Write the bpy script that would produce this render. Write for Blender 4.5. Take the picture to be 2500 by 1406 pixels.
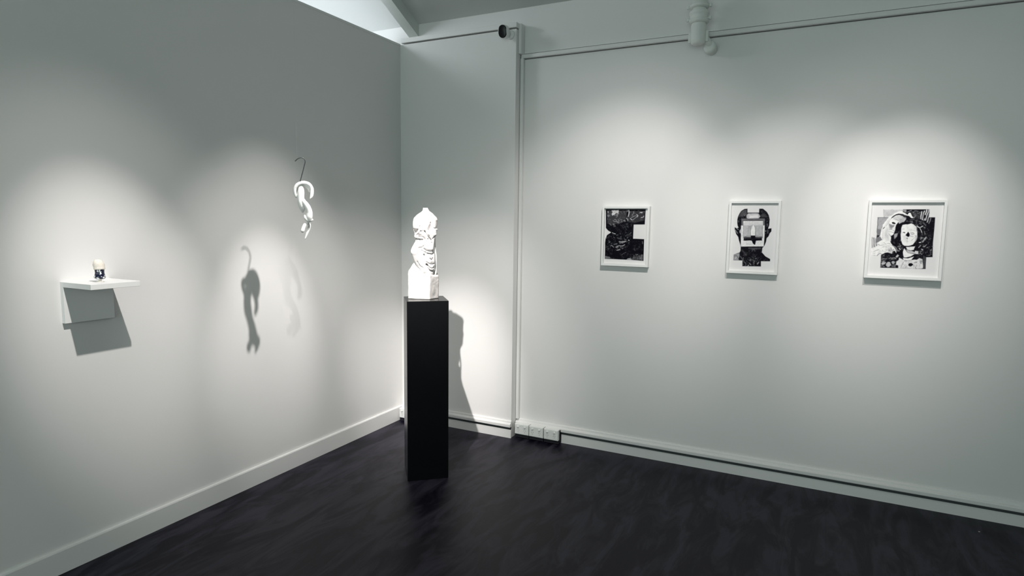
import bpy, bmesh, math, random
import numpy as np
from mathutils import Vector, Matrix, noise

for o in list(bpy.data.objects):
    bpy.data.objects.remove(o, do_unlink=True)
scene = bpy.context.scene
COL = scene.collection
pi = math.pi

# ------------------------------------------------------------------ camera
FPX, YAW, PITCH, ROLL = 1512.64, -0.4639, -0.1066, 0.0129
CAM = Vector((2.7852, -3.7352, 1.5))
fw = Vector((math.sin(YAW) * math.cos(PITCH), math.cos(YAW) * math.cos(PITCH), math.sin(PITCH)))
rt0 = Vector((math.cos(YAW), -math.sin(YAW), 0))
up0 = rt0.cross(fw)
rt = rt0 * math.cos(ROLL) + up0 * math.sin(ROLL)
up = -rt0 * math.sin(ROLL) + up0 * math.cos(ROLL)
cd = bpy.data.cameras.new('camera')
cd.sensor_fit = 'HORIZONTAL'
cd.sensor_width = 36.0
cd.lens = FPX / 2500 * 36.0
cd.clip_start = 0.05
cam = bpy.data.objects.new('camera', cd)
COL.objects.link(cam)
m = Matrix((rt, up, -fw)).transposed().to_4x4()
m.translation = CAM
cam.matrix_world = m
scene.camera = cam

# ------------------------------------------------------------------ world, light, exposure
scene.view_settings.view_transform = 'Standard'
scene.view_settings.look = 'None'
scene.view_settings.exposure = 0.0
scene.view_settings.gamma = 1.0
scene.view_settings.use_curve_mapping = False
w = bpy.data.worlds.new('world')
scene.world = w
w.use_nodes = True
w.node_tree.nodes['Background'].inputs[0].default_value = (0.75, 0.86, 0.80, 1)
w.node_tree.nodes['Background'].inputs[1].default_value = 0.6


def spot(name, loc, aim, power, angle, blend, size=0.02, col=(1, 0.950, 0.918)):
    l = bpy.data.lights.new(name, 'SPOT')
    l.energy = power
    l.spot_size = math.radians(angle)
    l.spot_blend = blend
    l.shadow_soft_size = size
    l.color = col
    o = bpy.data.objects.new(name, l)
    COL.objects.link(o)
    o.location = loc
    o.rotation_euler = (Vector(aim) - Vector(loc)).to_track_quat('-Z', 'Y').to_euler()
    return o


def area(name, loc, aim, power, sx, sy, col):
    l = bpy.data.lights.new(name, 'AREA')
    l.shape = 'RECTANGLE'
    l.size, l.size_y = sx, sy
    l.energy = power
    l.color = col
    o = bpy.data.objects.new(name, l)
    COL.objects.link(o)
    o.location = loc
    o.rotation_euler = (Vector(aim) - Vector(loc)).to_track_quat('-Z', 'Y').to_euler()
    return o


# each lamp: a beam plus the soft spill of its reflector
LAMPS = [('shelf', (1.51, -2.59, 3.03), (0.0, -2.09, 1.11), 193, 25, 44, 45),
         ('hanging', (1.28, -1.33, 2.87), (0.0, -1.24, 0.88), 185, 22, 92, 45),
         ('statue', (1.22, -1.92, 2.68), (0.46, -0.3, 0.62), 400, 27, 150, 49),
         ('print_a', (2.25, -1.45, 2.80), (1.55, 0.1, 1.36), 92, 52, 30, 72),
         ('print_b', (2.68, -1.45, 2.80), (2.60, 0.1, 1.34), 66, 46, 12, 66),
         ('print_c', (3.10, -1.25, 2.85), (3.16, 0.1, 1.38), 92, 39, 10, 76)]
for nm, pos, aim, pw, an, pw2, an2 in LAMPS:
    spot('spot_' + nm, pos, aim, pw, an, 1.0, 0.012 if nm == 'statue' else 0.02)
    spot('spill_' + nm, pos, aim, pw2, an2, 1.0, 0.012 if nm == 'statue' else 0.02)
# added fill light from behind the camera, without a window; daylight beyond the partition
area('added_fill_light', (2.6, -6.9, 1.9), (2.6, 0, 1.6), 76, 4.6, 2.6, (0.77, 0.97, 0.925))
area('side_room_daylight', (-1.2, -1.4, 1.6), (-1.0, -0.6, 4), 44, 1.6, 2.4, (0.86, 0.93, 1.0))
pl_ = bpy.data.lights.new('side_room_lamp', 'POINT')
pl_.energy = 38
pl_.shadow_soft_size = 0.22
pl_.color = (0.90, 0.96, 1.0)
po_ = bpy.data.objects.new('side_room_lamp', pl_)
COL.objects.link(po_)
po_.location = (-0.95, -1.25, 3.22)

# ------------------------------------------------------------------ helpers
def mat(name, col, rough=0.6, spec=0.5, bump=None, var=None, coat=0.0):
    mt = bpy.data.materials.new(name)
    mt.use_nodes = True
    nt = mt.node_tree
    b = nt.nodes['Principled BSDF']
    b.inputs['Base Color'].default_value = (*col, 1)
    b.inputs['Roughness'].default_value = rough
    b.inputs['Specular IOR Level'].default_value = spec
    b.inputs['Coat Weight'].default_value = coat
    tc = nt.nodes.new('ShaderNodeTexCoord')
    if var:
        sc, amt = var
        n = nt.nodes.new('ShaderNodeTexNoise')
        n.inputs['Scale'].default_value = sc
        n.inputs['Detail'].default_value = 5
        nt.links.new(tc.outputs['Object'], n.inputs['Vector'])
        r = nt.nodes.new('ShaderNodeMapRange')
        r.inputs['To Min'].default_value = 1 - amt
        r.inputs['To Max'].default_value = 1 + amt
        nt.links.new(n.outputs['Fac'], r.inputs['Value'])
        mx = nt.nodes.new('ShaderNodeVectorMath')
        mx.operation = 'SCALE'
        mx.inputs[0].default_value = col
        nt.links.new(r.outputs[0], mx.inputs['Scale'])
        nt.links.new(mx.outputs[0], b.inputs['Base Color'])
    if bump:
        sc, st = bump
        n = nt.nodes.new('ShaderNodeTexNoise')
        n.inputs['Scale'].default_value = sc
        n.inputs['Detail'].default_value = 3
        nt.links.new(tc.outputs['Object'], n.inputs['Vector'])
        bp = nt.nodes.new('ShaderNodeBump')
        bp.inputs['Strength'].default_value = st
        bp.inputs['Distance'].default_value = 0.002
        nt.links.new(n.outputs['Fac'], bp.inputs['Height'])
        nt.links.new(bp.outputs['Normal'], b.inputs['Normal'])
    return mt


M = {}
M['wall'] = mat('wall_paint', (0.772, 0.765, 0.755), 0.85, 0.2, bump=(160, 0.08), var=(1.5, 0.015))
M['skirt'] = mat('skirting_paint', (0.772, 0.767, 0.755), 0.5, 0.4)
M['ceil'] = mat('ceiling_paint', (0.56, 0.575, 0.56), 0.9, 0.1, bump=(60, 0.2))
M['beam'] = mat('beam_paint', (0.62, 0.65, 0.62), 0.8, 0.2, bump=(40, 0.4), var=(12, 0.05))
M['white'] = mat('white_lacquer', (0.82, 0.82, 0.81), 0.45, 0.4)
M['frame'] = mat('white_frame_wood', (0.84, 0.84, 0.83), 0.5, 0.3)
M['mount'] = mat('white_mount_board', (0.80, 0.79, 0.775), 0.9, 0.1)
M['black'] = mat('black_satin_laminate', (0.004, 0.004, 0.005), 0.22, 0.45)
M['lens'] = mat('black_gloss_plastic', (0.004, 0.004, 0.005), 0.25, 0.3)
M['plastic'] = mat('white_plastic', (0.80, 0.81, 0.79), 0.35, 0.5)
M['pipe'] = mat('painted_iron', (0.74, 0.76, 0.73), 0.5, 0.4, bump=(90, 0.5))
M['gap'] = mat('dark_gap', (0.02, 0.02, 0.025), 0.8, 0.1)
M['slot_shade'] = mat('slot_shade_paint', (0.075, 0.08, 0.085), 0.8, 0.1)  # dark colour stands in for shade inside the skirting groove
M['marble'] = mat('white_marble', (0.66, 0.64, 0.63), 0.6, 0.25, bump=(120, 0.15), var=(9, 0.035))
M['rock'] = mat('pale_rough_marble', (0.56, 0.54, 0.52), 0.65, 0.3, bump=(70, 0.5), var=(22, 0.05))
M['porcelain'] = mat('unglazed_porcelain', (0.85, 0.85, 0.835), 0.55, 0.4, bump=(90, 0.1))
M['steel'] = mat('dark_steel_rod', (0.10, 0.11, 0.11), 0.35, 0.5)
M['steel'].node_tree.nodes['Principled BSDF'].inputs['Metallic'].default_value = 0.8
M['egg'] = mat('cream_eggshell', (0.83, 0.77, 0.69), 0.6, 0.3, bump=(220, 0.6), var=(60, 0.07))
M['cream'] = mat('cream_glaze', (0.84, 0.80, 0.72), 0.3, 0.5)
M['thread'] = mat('nylon_thread', (0.6, 0.62, 0.6), 0.4, 0.4)


def floor_material():
    mt = bpy.data.materials.new('charcoal_vinyl_planks')
    mt.use_nodes = True
    nt = mt.node_tree
    b = nt.nodes['Principled BSDF']
    tc = nt.nodes.new('ShaderNodeTexCoord')
    mp = nt.nodes.new('ShaderNodeMapping')
    mp.inputs['Scale'].default_value = (5.5, 1.5, 1)
    nt.links.new(tc.outputs['Object'], mp.inputs['Vector'])
    n = nt.nodes.new('ShaderNodeTexNoise')
    n.inputs['Scale'].default_value = 1.6
    n.inputs['Detail'].default_value = 8
    n.inputs['Roughness'].default_value = 0.62
    n.inputs['Distortion'].default_value = 1.1
    nt.links.new(mp.outputs[0], n.inputs['Vector'])
    cr = nt.nodes.new('ShaderNodeValToRGB')
    cr.color_ramp.elements[0].position = 0.43
    cr.color_ramp.elements[0].color = (0.0024, 0.0018, 0.0068, 1)
    cr.color_ramp.elements[1].position = 0.60
    cr.color_ramp.elements[1].color = (0.0265, 0.0250, 0.0370, 1)
    nt.links.new(n.outputs['Fac'], cr.inputs[0])
    mp2 = nt.nodes.new('ShaderNodeMapping')
    mp2.inputs['Scale'].default_value = (40, 3.0, 1)
    nt.links.new(tc.outputs['Object'], mp2.inputs['Vector'])
    n2 = nt.nodes.new('ShaderNodeTexNoise')
    n2.inputs['Scale'].default_value = 2
    n2.inputs['Detail'].default_value = 4
    nt.links.new(mp2.outputs[0], n2.inputs['Vector'])
    mx = nt.nodes.new('ShaderNodeMixRGB')
    mx.blend_type = 'MULTIPLY'
    mx.inputs[0].default_value = 0.5
    r2 = nt.nodes.new('ShaderNodeMapRange')
    r2.inputs['To Min'].default_value = 0.55
    r2.inputs['To Max'].default_value = 1.5
    nt.links.new(n2.outputs['Fac'], r2.inputs['Value'])
    nt.links.new(cr.outputs[0], mx.inputs[1])
    nt.links.new(r2.outputs[0], mx.inputs[2])
    # plank joints
    br = nt.nodes.new('ShaderNodeTexBrick')
    br.inputs['Scale'].default_value = 1.0
    br.inputs['Brick Width'].default_value = 1.22
    br.inputs['Row Height'].default_value = 0.18
    br.inputs['Mortar Size'].default_value = 0.0012
    br.inputs['Color1'].default_value = (1.08, 1.08, 1.08, 1)
    br.inputs['Color2'].default_value = (0.92, 0.92, 0.94, 1)
    br.inputs['Mortar'].default_value = (0.6, 0.6, 0.6, 1)
    mp3 = nt.nodes.new('ShaderNodeMapping')
    mp3.inputs['Rotation'].default_value = (0, 0, pi / 2)
    nt.links.new(tc.outputs['Object'], mp3.inputs['Vector'])
    nt.links.new(mp3.outputs[0], br.inputs['Vector'])
    mx2 = nt.nodes.new('ShaderNodeMixRGB')
    mx2.blend_type = 'MULTIPLY'
    mx2.inputs[0].default_value = 1
    nt.links.new(mx.outputs[0], mx2.inputs[1])
    nt.links.new(br.outputs['Color'], mx2.inputs[2])
    nt.links.new(mx2.outputs[0], b.inputs['Base Color'])
    rr = nt.nodes.new('ShaderNodeMapRange')
    rr.inputs['To Min'].default_value = 0.34
    rr.inputs['To Max'].default_value = 0.52
    nt.links.new(n.outputs['Fac'], rr.inputs['Value'])
    nt.links.new(rr.outputs[0], b.inputs['Roughness'])
    b.inputs['Specular IOR Level'].default_value = 0.155
    b.inputs['Specular Tint'].default_value = (0.96, 0.88, 1.0, 1)
    bp = nt.nodes.new('ShaderNodeBump')
    bp.inputs['Strength'].default_value = 0.12
    bp.inputs['Distance'].default_value = 0.002
    nt.links.new(n2.outputs['Fac'], bp.inputs['Height'])
    nt.links.new(bp.outputs['Normal'], b.inputs['Normal'])
    return mt


M['floor'] = floor_material()


def china_material():
    mt = bpy.data.materials.new('blue_and_white_china')
    mt.use_nodes = True
    nt = mt.node_tree
    b = nt.nodes['Principled BSDF']
    tc = nt.nodes.new('ShaderNodeTexCoord')
    v = nt.nodes.new('ShaderNodeTexNoise')
    v.inputs['Scale'].default_value = 95
    v.inputs['Detail'].default_value = 1.5
    nt.links.new(tc.outputs['Object'], v.inputs['Vector'])
    cr = nt.nodes.new('ShaderNodeValToRGB')
    e = cr.color_ramp.elements
    e[0].position = 0.50
    e[0].color = (0.007, 0.010, 0.032, 1)
    e[1].position = 0.60
    e[1].color = (0.80, 0.82, 0.84, 1)
    nt.links.new(v.outputs['Fac'], cr.inputs[0])
    nt.links.new(cr.outputs[0], b.inputs['Base Color'])
    b.inputs['Roughness'].default_value = 0.2
    return mt


M['china'] = china_material()


def print_material():
    mt = bpy.data.materials.new('printed_paper')
    mt.use_nodes = True
    nt = mt.node_tree
    b = nt.nodes['Principled BSDF']
    a = nt.nodes.new('ShaderNodeVertexColor')
    a.layer_name = 'ink'
    nt.links.new(a.outputs['Color'], b.inputs['Base Color'])
    b.inputs['Roughness'].default_value = 0.75
    b.inputs['Specular IOR Level'].default_value = 0.04
    return mt


M['print'] = print_material()


def obj(name, bm, material, parent=None, smooth=False, recalc=True):
    if recalc:
        bmesh.ops.recalc_face_normals(bm, faces=bm.faces[:])
    me = bpy.data.meshes.new(name)
    bm.to_mesh(me)
    bm.free()
    if material is not None:
        me.materials.append(material)
    if smooth:
        for p in me.polygons:
            p.use_smooth = True
    o = bpy.data.objects.new(name, me)
    COL.objects.link(o)
    if parent is not None:
        o.parent = parent
    return o


def box(bm, lo, hi, bev=0.0):
    x0, y0, z0 = lo
    x1, y1, z1 = hi
    vs = [bm.verts.new(v) for v in ((x0, y0, z0), (x1, y0, z0), (x1, y1, z0), (x0, y1, z0),
                                    (x0, y0, z1), (x1, y0, z1), (x1, y1, z1), (x0, y1, z1))]
    fs = [bm.faces.new([vs[i] for i in f]) for f in
          ((0, 3, 2, 1), (4, 5, 6, 7), (0, 1, 5, 4), (1, 2, 6, 5), (2, 3, 7, 6), (3, 0, 4, 7))]
    if bev > 0:
        es = list({e for f in fs for e in f.edges})
        bmesh.ops.bevel(bm, geom=es, offset=bev, segments=2, affect='EDGES', profile=0.5)
    return vs


def prism(bm, pts, f0, f1):
    """polygon pts (2D) swept between two mapping functions p -> 3D"""
    a = [bm.verts.new(f0(p)) for p in pts]
    b = [bm.verts.new(f1(p)) for p in pts]
    n = len(pts)
    bm.faces.new(a)
    bm.faces.new(list(reversed(b)))
    for i in range(n):
        bm.faces.new((a[i], a[(i + 1) % n], b[(i + 1) % n], b[i]))


def lathe(bm, prof, seg=48, off=None, origin=(0, 0, 0), axis='Z', caps=True):
    """prof: list of (radius, height)"""
    rings = []
    for k, (r, h) in enumerate(prof):
        ring = []
        ox, oy = off(k, h) if off else (0, 0)
        for i in range(seg):
            a = 2 * pi * i / seg
            x, y, z = ox + r * math.cos(a), oy + r * math.sin(a), h
            if axis == 'Y':
                x, y, z = x, z, y
            elif axis == 'X':
                x, y, z = z, x, y
            ring.append(bm.verts.new((x + origin[0], y + origin[1], z + origin[2])))
        rings.append(ring)
    for a, b in zip(rings, rings[1:]):
        for i in range(seg):
            bm.faces.new((a[i], a[(i + 1) % seg], b[(i + 1) % seg], b[i]))
    if caps:
        bm.faces.new(list(reversed(rings[0])))
        bm.faces.new(rings[-1])


def catmull(pts, n=6):
    out = []
    P = [Vector(p) for p in pts]
    for i in range(len(P) - 1):
        p0, p1, p2, p3 = P[max(i - 1, 0)], P[i], P[i + 1], P[min(i + 2, len(P) - 1)]
        for k in range(n):
            t = k / n
            out.append(0.5 * ((2 * p1) + (p2 - p0) * t + (2 * p0 - 5 * p1 + 4 * p2 - p3) * t * t
                              + (-p0 + 3 * p1 - 3 * p2 + p3) * t ** 3))
    out.append(P[-1])
    return out


def tube(bm, pts, rad, seg=12, n=6):
    """pts: 3D points, rad: float or list per point; smooth swept tube with rounded ends"""
    if not isinstance(rad, (list, tuple)):
        rad = [rad] * len(pts)
    P = catmull([(*p, ) for p in pts], n)
    Rr = [q[0] for q in catmull([(r, 0, 0) for r in rad], n)]
    T = []
    for i in range(len(P)):
        d = P[min(i + 1, len(P) - 1)] - P[max(i - 1, 0)]
        T.append(d.normalized())
    ref = Vector((0, 0, 1)) if abs(T[0].z) < 0.9 else Vector((1, 0, 0))
    u = T[0].cross(ref).normalized()
    rings = []
    # rounded ends
    seq = []
    for s in (0.25, 0.6, 0.88):
        c = math.sqrt(1 - s * s)
        seq.append((P[0] - T[0] * Rr[0] * c, Rr[0] * s, T[0]))
    for p_, r_, t_ in zip(P, Rr, T):
        seq.append((p_, r_, t_))
    for s in (0.88, 0.6, 0.25):
        c = math.sqrt(1 - s * s)
        seq.append((P[-1] + T[-1] * Rr[-1] * c, Rr[-1] * s, T[-1]))
    for p_, r_, t_ in seq:
        u = (u - t_ * u.dot(t_)).normalized()
        v = t_.cross(u)
        rings.append([bm.verts.new(p_ + (u * math.cos(2 * pi * k / seg) + v * math.sin(2 * pi * k / seg)) * r_)
                      for k in range(seg)])
    for a, b in zip(rings, rings[1:]):
        for k in range(seg):
            bm.faces.new((a[k], a[(k + 1) % seg], b[(k + 1) % seg], b[k]))
    bm.faces.new(list(reversed(rings[0])))
    bm.faces.new(rings[-1])


def ellip(bm, c, r, rot=0.0, tilt=0.0):
    mt = Matrix.Translation(c) @ Matrix.Rotation(rot, 4, 'Y') @ Matrix.Rotation(tilt, 4, 'X') @ Matrix.Diagonal((*r, 1))
    bmesh.ops.create_uvsphere(bm, u_segments=28, v_segments=18, radius=1.0, matrix=mt)


def thing(name, label, cat, loc=(0, 0, 0), rz=0.0, group=None):
    o = bpy.data.objects.new(name, None)
    o.empty_display_size = 0.05
    COL.objects.link(o)
    o.location = loc
    o.rotation_euler = (0, 0, rz)
    o['label'] = label
    o['category'] = cat
    if group:
        o['group'] = group
    return o


def struct(name, bm, m_, label=None):
    o = obj(name, bm, m_)
    o['kind'] = 'structure'
    if label:
        o['label'] = label
    return o


def remesh(o, vox, smooth=4):
    r = o.modifiers.new('remesh', 'REMESH')
    r.mode = 'VOXEL'
    r.voxel_size = vox
    r.use_smooth_shade = True
    s = o.modifiers.new('smooth', 'SMOOTH')
    s.factor = 0.5
    s.iterations = smooth


# ------------------------------------------------------------------ the room
YR, YP, XL = 0.105, 0.018, -0.015      # back wall, pier face, partition face
XE = 0.915                              # right end of the pier
SL = 0.5                                # ceiling slope
def zc(y): return 2.905 + SL * (YR - y)

bm = bmesh.new(); box(bm, (-3.2, -7.2, -0.1), (6.2, YR + 0.25, 0.0)); struct('floor', bm, M['floor'], 'charcoal vinyl plank floor')
bm = bmesh.new()
box(bm, (-3.2, YR, 0.0), (6.2, YR + 0.25, 2.572)); box(bm, (-3.2, YR + 0.03, 2.572), (6.2, YR + 0.25, 2.578))
box(bm, (-3.2, YR, 2.578), (6.2, YR + 0.25, 2.606)); box(bm, (-3.2, YR + 0.02, 2.606), (6.2, YR + 0.25, 2.610)); box(bm, (-3.2, YR, 2.610), (6.2, YR + 0.25, 3.0)); struct('wall_back', bm, M['wall'], 'white painted wall carrying the three framed prints')
bm = bmesh.new(); box(bm, (XL - 0.14, -6.9, 0.0), (XL, YR, 2.742)); struct('wall_left', bm, M['wall'], 'white partition wall with the shelf')
bm = bmesh.new(); box(bm, (6.0, -7.2, 0.0), (6.2, YR, 6.6)); struct('wall_right', bm, M['wall'])
bm = bmesh.new(); box(bm, (-3.2, -7.2, 0.0), (-3.0, YR, 6.6)); struct('wall_far_left', bm, M['wall'])
bm = bmesh.new(); box(bm, (-3.2, -7.4, 0.0), (6.2, -7.2, 6.9)); struct('wall_front', bm, M['wall'])
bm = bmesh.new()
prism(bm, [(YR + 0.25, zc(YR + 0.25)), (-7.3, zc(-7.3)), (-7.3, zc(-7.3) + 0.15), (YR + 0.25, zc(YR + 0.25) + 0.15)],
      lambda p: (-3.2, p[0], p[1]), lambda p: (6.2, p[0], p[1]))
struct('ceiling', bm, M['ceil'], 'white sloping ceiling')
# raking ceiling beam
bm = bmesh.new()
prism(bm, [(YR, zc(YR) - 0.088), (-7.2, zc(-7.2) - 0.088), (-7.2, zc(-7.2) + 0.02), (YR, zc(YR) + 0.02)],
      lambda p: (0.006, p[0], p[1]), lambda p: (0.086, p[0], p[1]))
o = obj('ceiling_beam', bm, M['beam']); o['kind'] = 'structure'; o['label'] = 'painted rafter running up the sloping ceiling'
# pier lining left of the picture wall
bm = bmesh.new(); box(bm, (XL, YP, 0.0), (XE, YR, 2.750)); struct('wall_pier', bm, M['wall'], 'shallow white wall lining beside the corner')
# partition capping strip
bm = bmesh.new(); box(bm, (XL - 0.145, -6.9, 2.742), (XL + 0.003, YP - 0.001, 2.756)); struct('trim_1', bm, M['skirt'], 'thin capping strip along the top of the partition')

# trims: top of the pier, vertical drop, long rail to the right
bm = bmesh.new(); box(bm, (0.0, YP - 0.012, 2.758), (0.922, YR, 2.790), 0.002); struct('trim_2', bm, M['skirt'], 'flat batten capping the wall lining')
bm = bmesh.new(); box(bm, (XE + 0.001, 0.048, 2.600), (XE + 0.022, YR, 2.790), 0.002); struct('trim_3', bm, M['skirt'], 'short vertical batten dropping to the rail')
bm = bmesh.new()
prism(bm, [(YR, 2.577), (YR - 0.024, 2.577), (YR - 0.026, 2.582), (YR - 0.022, 2.600), (YR - 0.006, 2.606), (YR, 2.606)],
      lambda p: (XE + 0.008, p[0], p[1]), lambda p: (6.0, p[0], p[1]))
struct('trim_4', bm, M['skirt'], 'long picture rail across the right wall')
# slim vertical conduit in the angle of the pier
bm = bmesh.new(); box(bm, (XE + 0.003, YR - 0.028, 0.1215), (XE + 0.025, YR, 2.577), 0.004); struct('trim_5', bm, M['skirt'], 'slim vertical cable cover beside the wall lining')


def skirt_back(x0, x1, yf, name, label):
    """lower board, groove holding a strip coloured as shade, duct with sloping top; yf = wall plane"""
    bm = bmesh.new()
    prof = [(yf, 0), (yf - 0.014, 0), (yf - 0.014, 0.060), (yf - 0.0015, 0.060), (yf - 0.0015, 0.0800), (yf - 0.028, 0.0800),
            (yf - 0.029, 0.083), (yf - 0.029, 0.098), (yf - 0.026, 0.103), (yf - 0.014, 0.107), (yf - 0.012, 0.118), (yf - 0.009, 0.121), (yf, 0.121)]
    prism(bm, prof, lambda p: (x0, p[0], p[1]), lambda p: (x1, p[0], p[1]))
    struct(name, bm, M['skirt'], label)
    bm = bmesh.new(); box(bm, (x0 + 0.001, yf - 0.0125, 0.0605), (x1 - 0.001, yf - 0.0018, 0.0780))  # added strip, paints the duct's overhang shade into the groove
    struct('shade_strip_6' if yf == YP else 'shade_strip_7', bm, M['slot_shade'], 'strip coloured dark for shade between the ' + name.split('_')[1] + ' skirting board and its cable duct')


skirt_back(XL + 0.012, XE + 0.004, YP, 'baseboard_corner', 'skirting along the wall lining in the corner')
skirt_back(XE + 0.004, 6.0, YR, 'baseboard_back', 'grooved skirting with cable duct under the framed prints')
bm = bmesh.new()
prism(bm, [(XL, 0), (0.0, 0), (0.0, 0.098), (-0.003, 0.104), (XL, 0.104)], lambda p: (p[0], -6.9, p[1]), lambda p: (p[0], YP - 0.001, p[1]))
struct('baseboard_left', bm, M['skirt'], 'plain white skirting along the partition wall')

# ------------------------------------------------------------------ power outlets
def outlet(loc, label, rx=0.0):
    t = thing('power_outlet', label, 'power outlet', loc, rx, 'power outlets on the skirting')
    b_ = bmesh.new(); box(b_, (-0.0525, -0.020, 0.0), (0.0525, 0.021, 0.074), 0.002); obj('housing', b_, M['plastic'], t)
    b_ = bmesh.new(); box(b_, (-0.050, -0.0225, 0.004), (0.050, -0.0195, 0.070), 0.001); obj('faceplate', b_, M['plastic'], t)
    b_ = bmesh.new(); box(b_, (-0.0525, -0.014, -0.023), (0.0525, 0.034, 0.001)); box(b_, (-0.0548, 0.004, -0.023), (0.0548, 0.034, 0.066)); obj('dark_backing', b_, M['gap'], t)
    for sx in (-0.026, 0.026):
        b_ = bmesh.new(); box(b_, (sx - 0.0065, -0.0285, 0.050), (sx + 0.0065, -0.022, 0.060), 0.0015)
        obj('rocker_switch', b_, M['plastic'], t)
    for sx in (-0.026, 0.026):
        b_ = bmesh.new()
        for dx, dz, rr_ in ((-0.006, 0.032, 0.5), (0.006, 0.032, -0.5), (0.0, 0.020, 0.0)):
            vs = box(b_, (-0.0011, -0.0232, -0.004), (0.0011, -0.0222, 0.004))
            bmesh.ops.rotate(b_, verts=vs, cent=(0, 0, 0), matrix=Matrix.Rotation(rr_, 3, 'Y'))
            bmesh.ops.translate(b_, verts=vs, vec=(sx + dx, 0, dz))
        obj('socket_slots', b_, mat_slot, t)
    return t


mat_slot = mat('grey_slot', (0.35, 0.36, 0.35), 0.6, 0.3)
OY = YR - 0.029 - 0.021
outlet((0.987, OY, 0.028), 'double power outlet nearest the vertical cable cover, leftmost of the row of three')
outlet((1.097, OY, 0.028), 'double power outlet in the middle of the row of three on the skirting')
outlet((1.208, OY, 0.028), 'double power outlet at the right end of the row of three on the skirting')
outlet((0.062, YP - 0.029 - 0.021, 0.024), 'white power outlet low in the corner, half hidden behind the black plinth')

# ------------------------------------------------------------------ plinth
th = math.radians(40.6)
pc = Vector((0.7305, -0.7525, 0))
pl = thing('display_plinth', 'tall slim black plinth standing near the corner under the marble torso', 'plinth', pc, th)
bm = bmesh.new(); box(bm, (-0.118, -0.121, 0.0), (0.118, 0.121, 1.0478), 0.0012)
obj('plinth_body', bm, M['black'], pl)

# ------------------------------------------------------------------ marble torso
RZ_V = math.radians(34.6)          # faces the visitor's side of the room
st = thing('marble_torso', 'headless white marble torso in drapery above a rough block, standing on the black plinth',
           'sculpture', (0.7265, -0.7535, 1.0478), RZ_V)
SU = 0.0001690                     # one carving unit in metres
def SP(X, Y, D=0.0):               # X right, Y down from the neck, D out towards the viewer
    return (Vector(((X - 640) * SU, -D * SU, (3262 - Y) * SU)))

# outline of the carving: height, left edge, right edge, half depth
OUT = [(158, 578, 738, 80), (200, 576, 760, 84), (262, 560, 795, 95), (300, 520, 850, 120), (340, 450, 900, 140), (400, 375, 960, 158),
       (450, 325, 1010, 170), (500, 275, 1052, 178), (560, 255, 1073, 184), (620, 245, 1058, 188), (700, 238, 1060, 190), (780, 240, 1052, 192),
       (840, 246, 1040, 194), (880, 256, 1074, 196), (940, 270, 1055, 196), (1010, 292, 1046, 196), (1060, 292, 1050, 192), (1130, 280, 1000, 186),
       (1180, 292, 985, 180), (1220, 328, 975, 172), (1300, 318, 970, 168), (1400, 262, 958, 180), (1500, 205, 945, 200), (1580, 170, 935, 214),
       (1640, 160, 932, 218), (1700, 170, 945, 218), (1760, 200, 968, 212), (1830, 225, 980, 205), (1900, 250, 985, 198), (1990, 288, 985, 188),
       (2080, 330, 978, 180), (2160, 385, 965, 176), (2240, 440, 945, 180), (2300, 470, 930, 185), (2360, 480, 930, 180), (2440, 480, 930, 150)]
def relief_line(pts, amp, wid):
    return ('l', pts, amp, wid)
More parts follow.
